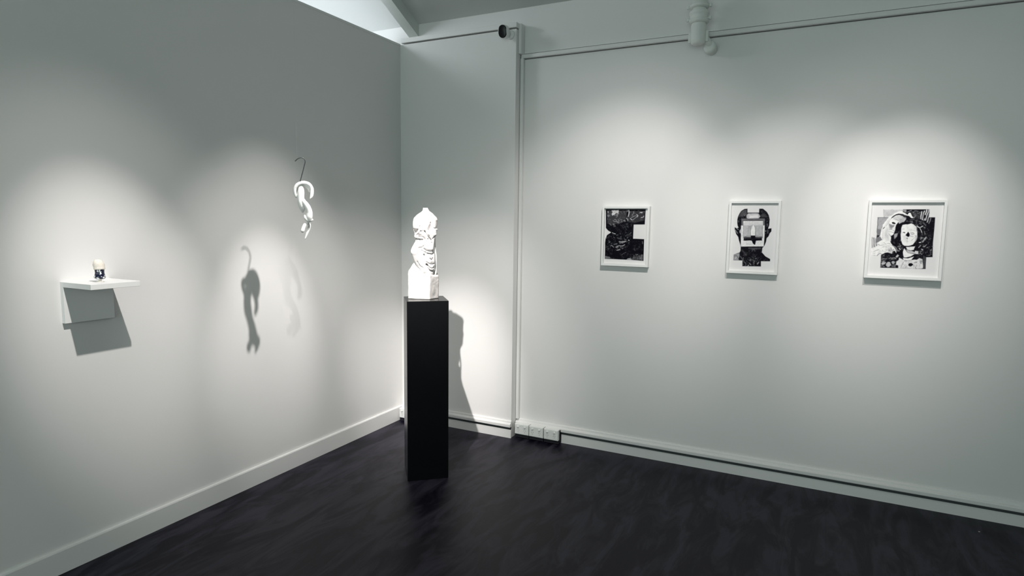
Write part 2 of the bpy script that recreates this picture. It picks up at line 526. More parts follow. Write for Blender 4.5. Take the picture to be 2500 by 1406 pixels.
RELIEF = [
    ('l', [(500, 520), (480, 640), (440, 780)], -34, 30),
    ('l', [(360, 480), (320, 640), (320, 790)], 46, 80),
    ('p', [(270, 858), (420, 876), (372, 985), (305, 1020), (285, 960)], -190, 12),
    ('l', [(475, 775), (435, 850), (415, 880)], -80, 20),
    ('l', [(560, 420), (590, 620), (610, 800)], 36, 90),
    ('l', [(600, 470), (690, 620), (700, 860), (760, 1040)], 40, 52),
    ('l', [(862, 420), (858, 540), (838, 660)], -60, 20),
    ('p', [(832, 640), (858, 790), (872, 930), (812, 1045), (738, 900), (790, 760)], -120, 20),
    ('l', [(950, 480), (965, 650), (960, 820)], 52, 62),
    ('l', [(880, 800), (960, 850), (1050, 850)], -34, 18),
    ('l', [(880, 960), (960, 980), (1000, 1060)], 34, 60),
    ('l', [(905, 1195), (950, 1150), (1010, 1125)], -80, 16),
    ('l', [(500, 810), (540, 880)], -34, 22),
    ('l', [(510, 945), (580, 935), (640, 950)], -46, 14),
    ('l', [(636, 945), (690, 1045), (770, 1140), (850, 1240)], -120, 20),
    ('l', [(600, 960), (650, 1060), (740, 1170)], 34, 30),
    ('l', [(300, 1060), (400, 1010), (470, 900)], 54, 46),
    ('l', [(410, 1035), (450, 1070), (520, 1075)], -46, 22),
    ('l', [(445, 1118), (540, 1115), (600, 1150), (645, 1205)], -120, 22),
    ('l', [(330, 1150), (440, 1170), (560, 1190)], 44, 30),
    ('l', [(300, 1195), (400, 1222), (490, 1230)], -100, 14),
    ('l', [(330, 1262), (380, 1290)], -60, 16),
    ('l', [(640, 1260), (700, 1290)], -26, 18), ('l', [(600, 1340), (660, 1350)], -26, 20), ('l', [(870, 1330), (890, 1345)], -30, 18),
    ('l', [(430, 1505), (500, 1492), (560, 1482), (592, 1440)], -80, 18),
    ('l', [(640, 1400), (700, 1445), (770, 1465)], -34, 16),
    ('l', [(610, 1530), (680, 1590), (760, 1605), (850, 1625), (920, 1610)], -86, 18),
    ('l', [(640, 1490), (740, 1550), (880, 1560)], 34, 26),
    ('l', [(540, 1590), (600, 1640), (680, 1660)], -52, 16),
    ('l', [(700, 1645), (800, 1665), (900, 1668)], 34, 20),
    ('l', [(700, 1690), (800, 1705), (880, 1735), (940, 1690)], -76, 15),
    ('p', [(905, 1600), (960, 1500), (990, 1620), (980, 1730), (900, 1720)], -170, 16),
    ('l', [(360, 1560), (400, 1700), (470, 1900), (560, 2120), (610, 2300)], 70, 120),
    ('l', [(612, 1740), (640, 1860), (672, 1980), (700, 2080)], -70, 22),
    ('l', [(700, 2080), (740, 2190), (800, 2275), (900, 2305), (960, 2300)], -150, 26),
    ('l', [(820, 1790), (830, 1900), (850, 1960)], 40, 60),
    ('l', [(815, 1860), (858, 1925), (900, 1850)], -70, 13),
    ('l', [(690, 1980), (770, 2035), (860, 2065), (960, 2050)], -60, 13),
    ('l', [(700, 2055), (780, 2160), (880, 2205), (975, 2160)], -90, 15),
    ('l', [(740, 2150), (820, 2235), (900, 2250)], 44, 22),
    ('l', [(400, 1720), (430, 1790)], -16, 20), ('l', [(390, 1990), (460, 2120), (580, 2185)], -32, 20),
]
def seg_d(X, Y, pts, closed=False):
    d = np.full(X.shape, 1e9)
    n = len(pts)
    for i in range(n if closed else n - 1):
        (x0, y0), (x1, y1) = pts[i], pts[(i + 1) % n]
        L2 = max((x1 - x0) ** 2 + (y1 - y0) ** 2, 1e-9)
        t = np.clip(((X - x0) * (x1 - x0) + (Y - y0) * (y1 - y0)) / L2, 0, 1)
        d = np.minimum(d, np.hypot(X - x0 - t * (x1 - x0), Y - y0 - t * (y1 - y0)))
    return d
def relief(X, Y):
    H = np.zeros(X.shape)
    for kind, pts, amp, wid in RELIEF:
        d = seg_d(X, Y, pts, kind == 'p')
        if kind == 'p':
            ins = np.zeros(X.shape, bool)
            n = len(pts)
            for i in range(n):
                (x0, y0), (x1, y1) = pts[i], pts[(i + 1) % n]
                if y0 != y1:
                    ins ^= ((y0 > Y) != (y1 > Y)) & (X < (x1 - x0) * (Y - y0) / (y1 - y0) + x0)
            sd = np.where(ins, d, -d)
            H += amp * np.clip(0.5 + sd / (2.0 * wid), 0, 1)
        else:
            H += amp * np.exp(-(d / wid) ** 2)
    return H
NA, NH = 200, 330
Ys = np.linspace(158, 2440, NH)
oa = np.array(OUT, float)
XLf, XRf, DH = (np.interp(Ys, oa[:, 0], oa[:, k]) for k in (1, 2, 3))
an = np.linspace(0, 2 * pi, NA, endpoint=False)
def sp_(v, e): return np.sign(v) * np.abs(v) ** e
cx, hx = (XLf + XRf) / 2, (XRf - XLf) / 2
GX = cx[:, None] + hx[:, None] * sp_(np.cos(an), 0.86)[None]
GD = DH[:, None] * sp_(np.sin(an), 0.86)[None]
GY = np.repeat(Ys[:, None], NA, 1)
front = np.clip(GD / (DH[:, None] * 0.55), 0, 1)
Hh = relief(GX, GY)
back = np.clip(-GD / (DH[:, None] * 0.55), 0, 1)
GD = GD + Hh * front - back * 10 * np.cos(GX / 47.0) * (GY > 350)
bm = bmesh.new()
VV = [[bm.verts.new(SP(GX[i, j], GY[i, j], GD[i, j])) for j in range(NA)] for i in range(NH)]
for i in range(NH - 1):
    for j in range(NA):
        k = (j + 1) % NA
        bm.faces.new((VV[i][j], VV[i][k], VV[i + 1][k], VV[i + 1][j]))
for row in (VV[0], VV[-1]):
    cvt = bm.verts.new(sum((v.co for v in row), Vector()) / NA)
    for j in range(NA):
        bm.faces.new((row[j], row[(j + 1) % NA], cvt))
for v in bm.verts:
    v.co += noise.noise_vector(v.co * 60) * 0.0007
# strut left standing behind the drapery
def ST(b, pts, rad, n=5):
    rad = [r * SU for r in rad] if isinstance(rad, (list, tuple)) else rad * SU
    tube(b, [SP(*q) for q in pts], rad, 14, n)
ST(bm, [(985, 1150, -130), (985, 1400, -140), (1005, 1640, -140), (1028, 1850, -140), (1020, 2100, -140), (1005, 2400, -130)], [16, 18, 22, 20, 26, 40])
obj('figure', bm, M['marble'], st, True)

# rough block: irregular plan with one sharp arris, top broken into slopes round the feet
bm = bmesh.new()
plan = [(-0.0965, -0.010), (-0.060, -0.026), (0.0265, -0.050), (0.0795, 0.018), (0.070, 0.095), (-0.050, 0.105), (-0.092, 0.050)]
topz = [0.146, 0.150, 0.138, 0.128, 0.150, 0.160, 0.165]
NS = 12
per = []
for i in range(len(plan)):
    (x0, y0), (x1, y1) = plan[i], plan[(i + 1) % len(plan)]
    for k in range(NS):
        t = k / NS
        per.append((x0 + (x1 - x0) * t, y0 + (y1 - y0) * t, topz[i] + (topz[(i + 1) % len(plan)] - topz[i]) * t))
rows = []
NZ = 26
for r_ in range(NZ):
    t = r_ / (NZ - 1)
    rows.append([bm.verts.new((x, y, tz * t)) for x, y, tz in per])
cxy = Vector((-0.008, 0.020))
for r_ in range(1, 11):
    t = r_ / 11
    row = []
    for x, y, tz in per:
        px_, py_ = x + (cxy.x - x) * t, y + (cxy.y - y) * t
        dome = 0.040 * math.sin(min(t * 1.25, 1) * pi / 2) * (1.0 if px_ < 0.03 else 0.65)
        # peak of broken stone at the left of the feet
        pk = 0.030 * math.exp(-((px_ + 0.063) ** 2 + (py_ - 0.012) ** 2) / 0.00040)
        row.append(bm.verts.new((px_, py_, tz + dome + pk)))
    rows.append(row)
for a, b in zip(rows, rows[1:]):
    for i in range(len(per)):
        k = (i + 1) % len(per)
        bm.faces.new((a[i], a[k], b[k], b[i]))
bm.faces.new(list(reversed(rows[0])))
cvt = bm.verts.new((cxy.x, cxy.y, 0.188))
for i in range(len(per)):
    bm.faces.new((rows[-1][i], rows[-1][(i + 1) % len(per)], cvt))
for v in bm.verts:
    if v.co.z > 0.003:
        k_ = min(1, v.co.z / 0.02)
        v.co += (noise.noise_vector(v.co * 26) * 0.0026 + noise.noise_vector(v.co * 80) * 0.0010) * k_
obj('stone_block', bm, M['rock'], st, True)
o_ = st.children[-1]

# ------------------------------------------------------------------ wall shelf
sh = thing('wall_shelf', 'small white square shelf with a back board on the partition wall', 'shelf', (XL, -2.2, 1.057))
bm = bmesh.new(); box(bm, (0.022, -0.100, 0.151), (0.215, 0.100, 0.173), 0.001); obj('shelf_board', bm, M['white'], sh)
bm = bmesh.new(); box(bm, (0.0, -0.100, 0.0), (0.022, 0.100, 0.173), 0.001); obj('back_board', bm, M['white'], sh)

# ------------------------------------------------------------------ egg in a china cup
eg = thing('egg_cup', 'tiny blue and white china egg cup holding a cream egg, on the white wall shelf', 'egg cup', (0.118, -2.2165, 1.057 + 0.173), 0.6)
prof = [(0.0118, 0.0), (0.0128, 0.0008), (0.0125, 0.0020), (0.0090, 0.0034), (0.0056, 0.0046), (0.0050, 0.0068), (0.0056, 0.0090),
        (0.0095, 0.0110), (0.0140, 0.0122)]
bm = bmesh.new(); lathe(bm, prof, 40); obj('foot', bm, M['cream'], eg, True)
prof = [(0.0135, 0.0120), (0.0175, 0.0140), (0.0205, 0.0175), (0.0213, 0.0215), (0.0205, 0.0255), (0.0183, 0.0300), (0.0170, 0.0350),
        (0.0167, 0.0420), (0.0172, 0.0480), (0.0182, 0.0530), (0.0176, 0.0532), (0.0160, 0.0500), (0.0120, 0.0480)]
bm = bmesh.new(); lathe(bm, prof, 48); obj('cup', bm, M['china'], eg, True)
prof = [(0.0150, 0.0500), (0.0202, 0.0535), (0.0214, 0.0560), (0.0208, 0.0590), (0.0205, 0.0640), (0.0204, 0.0720), (0.0192, 0.0790),
        (0.0165, 0.0850), (0.0125, 0.0900), (0.0075, 0.0935), (0.0020, 0.0950)]
bm = bmesh.new(); lathe(bm, prof, 48, off=lambda k, h: (-0.0035 * max(0, (h - 0.056)) / 0.039, -0.002 * max(0, (h - 0.056)) / 0.039))
for v in bm.verts:
    v.co += noise.noise_vector(v.co * 85) * 0.0016 + noise.noise_vector(v.co * 220) * 0.0005
obj('egg', bm, M['egg'], eg, True)

# ------------------------------------------------------------------ hanging sculpture
HR = math.radians(45)
hs = thing('hanging_sculpture', 'white twisted ribbon-like form hanging on a dark steel hook in front of the partition', 'sculpture',
           (0.392, -1.348, 1.432), HR)
HU = 0.0003295
def HP(X, Y, D=0.0):
    return Vector(((X - 435) * HU, -D * HU, (1250 - Y) * HU))
def HT(b, pts, rad, n=6, seg=14):
    rad = [r * HU for r in rad] if isinstance(rad, (list, tuple)) else rad * HU
    tube(b, [HP(*q) for q in pts], rad, seg, n)
def HE(b, X, Y, D, rx, ry, rd, rot=0.0, tilt=0.0):
    ellip(b, HP(X, Y, D), (rx * HU, rd * HU, ry * HU), rot, tilt)
bm = bmesh.new()
HT(bm, [(320, 160, 20), (358, 122, 10), (405, 103, 0), (447, 118, -4), (464, 158, -4), (452, 215, 0), (430, 300, 4), (405, 390, 8), (384, 470, 10), (378, 520, 5)], 7.5, 8, 12)
obj('steel_hook', bm, M['steel'], hs, True)
bm = bmesh.new()
# upper arch
HT(bm, [(322, 700, -10), (302, 645, 0), (305, 575, 8), (350, 515, 10), (430, 487, 8), (505, 503, 4), (550, 560, 0), (556, 630, 0), (545, 690, 10), (528, 722, 20)],
   [22, 24, 25, 29, 31, 30, 27, 27, 22, 10])
# rear lobe of the arch
HT(bm, [(330, 650, -90), (340, 560, -110), (420, 515, -120), (500, 540, -100), (520, 610, -70)], [26, 34, 40, 34, 20])
HT(bm, [(330, 560, -60), (430, 510, -60), (520, 560, -50)], [30, 36, 30])
# trunk dropping out of the arch
HT(bm, [(392, 545, -20), (393, 620, 0), (388, 710, 10), (392, 800, 10), (408, 880, 0), (412, 930, -10)], [36, 50, 52, 54, 44, 20])
# crossing ribbon and swelling
HT(bm, [(385, 700, 20), (430, 775, 40), (480, 850, 40), (508, 930, 30), (505, 1000, 20), (500, 1050, 10)], [28, 36, 44, 46, 52, 44])
HT(bm, [(438, 990, 30), (452, 1030, 30), (490, 1066, 20), (552, 1056, 10)], [14, 26, 26, 16])
# lower tongues
HT(bm, [(500, 1070, -30), (490, 1100, -30), (470, 1120, -10)], [20, 17, 17])
HT(bm, [(438, 1135, 20), (420, 1175, 24), (402, 1225, 24)], [27, 29, 32])
HT(bm, [(490, 1090, -40), (505, 1150, -70), (475, 1250, -70), (440, 1350, -60)], [16, 26, 24, 10])
o = obj('twisted_body', bm, M['porcelain'], hs, True)
remesh(o, 0.0016, 3)
bm = bmesh.new()
box(bm, (-0.00011, -0.00011, 0.0), (0.00011, 0.00011, 2.03))
bmesh.ops.translate(bm, verts=bm.verts[:], vec=HP(345, 128, 12))
obj('hanging_thread', bm, M['thread'], hs)

# ------------------------------------------------------------------ framed prints
PRINT_A = [["poly",0.0042,0.8,[[-0.1341,0.1705],[0.1231,0.171],[0.1203,0.076],[0.0504,0.0744],[0.0497,-0.0128],[0.1199,-0.0141],[0.1204,-0.1501],[0.0647,-0.1475],[0.0122,-0.147],[-0.087,-0.1459],[-0.1316,-0.1469],[-0.1314,-0.0871],[-0.1327,-0.0424],[-0.1297,-0.0144],[-0.1206,0.0062],[-0.0979,0.0207],[-0.0961,0.0245],[-0.1157,0.0352],[-0.1297,0.0505]]],["poly",0.05,3,[[-0.1234,0.1613],[0.0019,0.1617],[0.0031,0.1254],[-0.0258,0.0887],[-0.0937,0.0695],[-0.121,0.0802]]],["poly",0.04,4,[[0.0207,0.1582],[0.1166,0.1585],[0.115,0.1011],[0.0567,0.086],[0.0042,0.0927]]],["poly",0.65,1.2,[[-0.0965,0.1621],[-0.049,0.1645],[-0.0521,0.1415],[-0.0598,0.1469],[-0.0785,0.1358],[-0.0886,0.1284],[-0.0958,0.1387],[-0.0866,0.1497]]],["line",0.3,1.2,[[-0.079,0.1497],[-0.0582,0.156]]],["line",0.6,2.2,[[-0.1194,0.1558],[-0.1184,0.1474]]],["line",0.75,2.4,[[0.0161,0.1636],[0.0191,0.1502],[0.0144,0.1255]]],["line",0.65,2.2,[[0.0671,0.1367],[0.0743,0.1303],[0.0684,0.1216]]],["line",0.75,2.4,[[0.0895,0.1505],[0.1005,0.1491]]],["line",0.5,2.2,[[0.0968,0.1189],[0.1077,0.1219],[0.1133,0.1291]]],["line",0.6,2.4,[[0.0279,0.1111],[0.0375,0.1032]]],["line",0.35,1.6,[[0.0333,0.1184],[0.0626,0.1295]]],["line",0.35,1.6,[[0.0413,0.1022],[0.0629,0.1186]]],["line",0.4,1.8,[[-0.0166,0.0968],[-0.0073,0.1017],[-0.0063,0.0926]]],["line",0.45,1.8,[[0.0036,0.1127],[0.0122,0.1001]]],["line",0.3,1.8,[[-0.0831,0.0991],[-0.0733,0.0918],[-0.0619,0.0938],[-0.065,0.1048],[-0.0756,0.1047]]],["line",0.3,1.4,[[-0.0647,0.1194],[-0.0553,0.125],[-0.0576,0.1359]]],["line",0.2,1.6,[[-0.1055,0.0804],[-0.0936,0.0677]]],["line",0.12,2,[[-0.0472,0.1068],[-0.0406,0.0812]]],["line",0.85,1.5,[[-0.0876,0.0209],[-0.0748,0.0164],[-0.0659,0.014]]],["line",0.8,2.2,[[0.0216,-0.0237],[0.0239,-0.0255]]],["line",0.7,1.9,[[-0.0407,-0.0345],[-0.0217,-0.0351],[0.0046,-0.0307]]],["line",0.35,1.5,[[-0.0366,-0.0436],[-0.014,-0.04],[-0.0028,-0.0372]]],["line",0.3,1.5,[[-0.0745,-0.052],[-0.0517,-0.0476]]],["line",0.55,1.6,[[-0.0606,-0.0686],[-0.0399,-0.0606],[-0.019,-0.0607],[-0.0042,-0.0519]]],["line",0.3,1.8,[[-0.0877,-0.0597],[-0.074,-0.0705]]],["line",0.6,1.8,[[-0.0535,-0.0891],[-0.0334,-0.0833]]],["line",0.12,1.5,[[-0.0228,-0.1169],[0.0069,-0.1011]]],["line",0.1,2.5,[[-0.0529,-0.0108],[-0.0223,-0.0174]]],["line",0.08,3,[[0.0219,0.0128],[0.0365,0.024]]],["poly",0.06,3,[[0.0493,-0.1327],[0.0859,-0.1167],[0.1171,-0.1102],[0.1202,-0.1464],[0.0497,-0.1437]]],["line",0.2,2.2,[[0.108,-0.1123],[0.1073,-0.1451]]],["line",0.15,2,[[0.1087,-0.0288],[0.111,-0.0433]]],["poly",0.18,2,[[-0.1302,-0.1281],[-0.099,-0.1326],[-0.093,-0.1398],[-0.1296,-0.1461]]],["poly",0.35,1.2,[[0.0103,-0.1467],[0.0232,-0.1366],[0.0363,-0.1368],[0.0479,-0.1467]]],["tex",0.13,7,[[-0.1235,0.1632],[0.1164,0.1639],[0.115,0.1011],[0.0342,0.0894],[-0.037,0.0849],[-0.0626,0.0552],[-0.1204,0.0618]]],["tex",0.1,6,[[-0.1303,0.006],[0.0368,0.0131],[0.0604,-0.0228],[0.0246,-0.0676],[-0.0426,-0.0954],[-0.0882,-0.108],[-0.1275,-0.087]]],["tex",0.1,5,[[0.0261,-0.1115],[0.1187,-0.1047],[0.1202,-0.1464],[0.0273,-0.1482]]],["tex",0.05,8,[[-0.0558,0.081],[0.0419,0.0822],[0.045,-0.0086],[-0.0615,0.0185]]]]

PRINT_B = [["poly",0.007,0.8,[[-0.0388,0.1651],[-0.0552,0.1637],[-0.0712,0.153],[-0.0818,0.1369],[-0.0887,0.1194],[-0.0917,0.1033],[-0.0913,0.0817],[-0.088,0.0656],[-0.083,0.0556],[-0.0918,0.0521],[-0.1043,0.0573],[-0.103,0.0438],[-0.0939,0.0169],[-0.0923,0.0154],[-0.082,0.0013],[-0.077,-0.0187],[-0.0683,-0.0429],[-0.0652,-0.0586],[-0.0653,-0.0759],[-0.0695,-0.0875],[-0.1017,-0.1016],[-0.1014,-0.1349],[-0.0522,-0.1345],[-0.0512,-0.1676],[0.0501,-0.1649],[0.0486,-0.1348],[0.0973,-0.1332],[0.0972,-0.1201],[0.0709,-0.1055],[0.0512,-0.0835],[0.0525,-0.058],[0.06,-0.0493],[0.0648,-0.0392],[0.0704,-0.0207],[0.072,-0.0024],[0.0819,0.0091],[0.0868,0.0258],[0.0948,0.0366],[0.0948,0.055],[0.0768,0.0521],[0.0819,0.072],[0.0826,0.1049],[0.0764,0.1285],[0.0656,0.1469],[0.0437,0.1652],[0.0239,0.1652],[0.0238,0.143],[-0.0377,0.1427]]],["poly",0.07,4,[[-0.055,0.1597],[-0.0423,0.1598],[-0.0407,0.1278],[-0.0708,0.1209],[-0.086,0.1167],[-0.0746,0.145]]],["poly",0.05,4,[[0.0332,0.1283],[0.0537,0.1402],[0.0647,0.1179],[0.0376,0.1151]]],["poly",0.6,3,[[-0.0432,0.1264],[-0.0336,0.1372],[-0.011,0.1386],[0.0191,0.1374],[0.0311,0.1216],[0.0217,0.1096],[-0.0095,0.108],[-0.0333,0.1065],[-0.0425,0.1131]]],["poly",0.8,3,[[-0.023,0.1266],[0.017,0.1295],[0.019,0.1136],[-0.0272,0.1105]]],["poly",0.16,1,[[-0.0695,0.1075],[0.0565,0.1099],[0.0585,0.0703],[0.0486,0.0702],[0.0473,0.0966],[-0.0581,0.0949],[-0.0568,0.0687],[-0.067,0.0686]]],["line",0.03,1,[[-0.0569,0.0962],[-0.0089,0.0974],[0.0472,0.098]]],["line",0.05,1,[[-0.0471,0.1037],[0.0283,0.1031]]],["poly",0.83,0.7,[[-0.058,0.0939],[0.0473,0.0956],[0.0486,0.0704],[0.0579,0.0706],[0.0598,0.0185],[0.0587,-0.0493],[-0.0646,-0.0536],[-0.0674,0.0131],[-0.0693,0.0679],[-0.057,0.0685]]],["poly",0.52,1.5,[[-0.0559,0.0768],[0.0458,0.0781],[0.0478,-0.0043],[-0.0517,-0.0066]]],["poly",0.68,3,[[-0.0553,0.0902],[0.0463,0.0913],[0.046,0.0741],[-0.0555,0.0688]]],["line",0.3,1.2,[[-0.0326,0.0664],[-0.0174,0.0653],[-0.0077,0.0734]]],["line",0.3,1.2,[[-0.0,0.0708],[0.0078,0.0643],[0.0178,0.0644]]],["line",0.35,2,[[-0.0286,0.0638],[-0.0288,0.0169]]],["line",0.28,2,[[-0.0197,0.0612],[-0.0162,0.0171]]],["line",0.35,2,[[0.0094,0.0577],[0.0117,0.0137]]],["line",0.42,2,[[0.0278,0.0646],[0.0314,0.0181]]],["line",0.15,1,[[-0.0362,0.0114],[-0.0147,0.0118]]],["line",0.2,1,[[0.0105,0.0123],[0.0267,0.0134]]],["poly",0.88,0.8,[[-0.0045,0.0715],[-0.0116,0.0507],[-0.0153,0.0372],[-0.0122,0.0129],[0.0079,0.0134],[0.008,0.0403],[0.0059,0.0536],[0.0,0.0695]]],["poly",0.5,2,[[-0.0512,0.0091],[-0.0135,0.0099],[-0.0132,0.0035],[-0.0508,0.0027]]],["poly",0.5,2,[[0.0119,0.0104],[0.0463,0.0112],[0.0466,0.0055],[0.0122,0.0048]]],["poly",0.0052,2,[[-0.0526,-0.0024],[0.0482,-0.0001],[0.0491,-0.017],[-0.0511,-0.0192]]],["poly",0.08,2,[[-0.0523,0.0041],[0.0479,0.0063],[0.0483,-0.0022],[-0.0518,-0.0045]]],["line",0.03,1,[[-0.0562,0.0687],[-0.0538,-0.0038]]],["line",0.06,1,[[0.0468,0.0702],[0.0493,-0.0015]]],["poly",0.0042,0.8,[[-0.0142,0.011],[0.0105,0.0115],[0.0131,-0.0009],[0.016,-0.0178],[0.0131,-0.0406],[0.0078,-0.0411],[-0.0006,-0.0339],[-0.0066,-0.0198],[-0.0129,-0.0015]]],["line",0.0035,1,[[-0.0643,-0.0546],[0.0575,-0.0514]]],["poly",0.6,2,[[-0.0757,0.0375],[-0.0698,0.047],[-0.0685,0.0215],[-0.0739,0.0268]]],["line",0.35,1.5,[[-0.099,0.0412],[-0.0865,0.0225]]],["line",0.5,1.2,[[-0.0931,0.0521],[-0.0837,0.0441]]],["line",0.35,2,[[0.0603,0.0373],[0.0664,0.0387]]],["line",0.15,2,[[0.076,0.0441],[0.0769,0.0257]]],["line",0.12,2,[[0.0712,0.0652],[0.0717,0.0784]]],["poly",0.35,2,[[-0.1009,-0.1023],[-0.072,-0.0912],[-0.0692,-0.1077],[-0.0731,-0.1252],[-0.0714,-0.133],[-0.1001,-0.1337]]],["line",0.1,1.5,[[-0.0984,-0.1116],[-0.0877,-0.1069],[-0.0791,-0.1153],[-0.073,-0.1281]]],["line",0.6,2,[[-0.0922,-0.1259],[-0.0873,-0.1156]]],["line",0.1,3,[[-0.0643,-0.1104],[-0.0467,-0.1357],[-0.0351,-0.1496]]],["line",0.07,4,[[-0.0206,-0.063],[0.0395,-0.0612]]],["line",0.05,4,[[-0.0565,-0.0742],[-0.0321,-0.1021]]],["line",0.35,2,[[-0.0108,-0.1501],[-0.0057,-0.157]]],["line",0.5,1.6,[[-0.0209,-0.1649],[-0.0157,-0.1606]]],["line",0.15,2,[[0.0125,-0.1334],[0.0109,-0.1535]]],["line",0.35,2.4,[[0.0308,-0.1512],[0.0357,-0.1424]]],["tex",0.12,5,[[-0.0517,-0.1172],[0.0462,-0.1135],[0.0487,-0.1633],[-0.0499,-0.1661]]],["tex",0.06,6,[[-0.064,-0.0615],[0.0499,-0.058],[0.0488,-0.1134],[-0.0639,-0.1176]]],["tex",0.1,4,[[-0.0701,0.1584],[-0.0422,0.1584],[-0.0407,0.1278],[-0.0702,0.1088],[-0.0878,0.0764],[-0.0892,0.1033]]],["tex",0.06,4,[[0.0252,0.1626],[0.0438,0.1626],[0.077,0.118],[0.0798,0.0653],[0.0613,0.0651],[0.0578,0.1086],[0.0338,0.1177]]]]

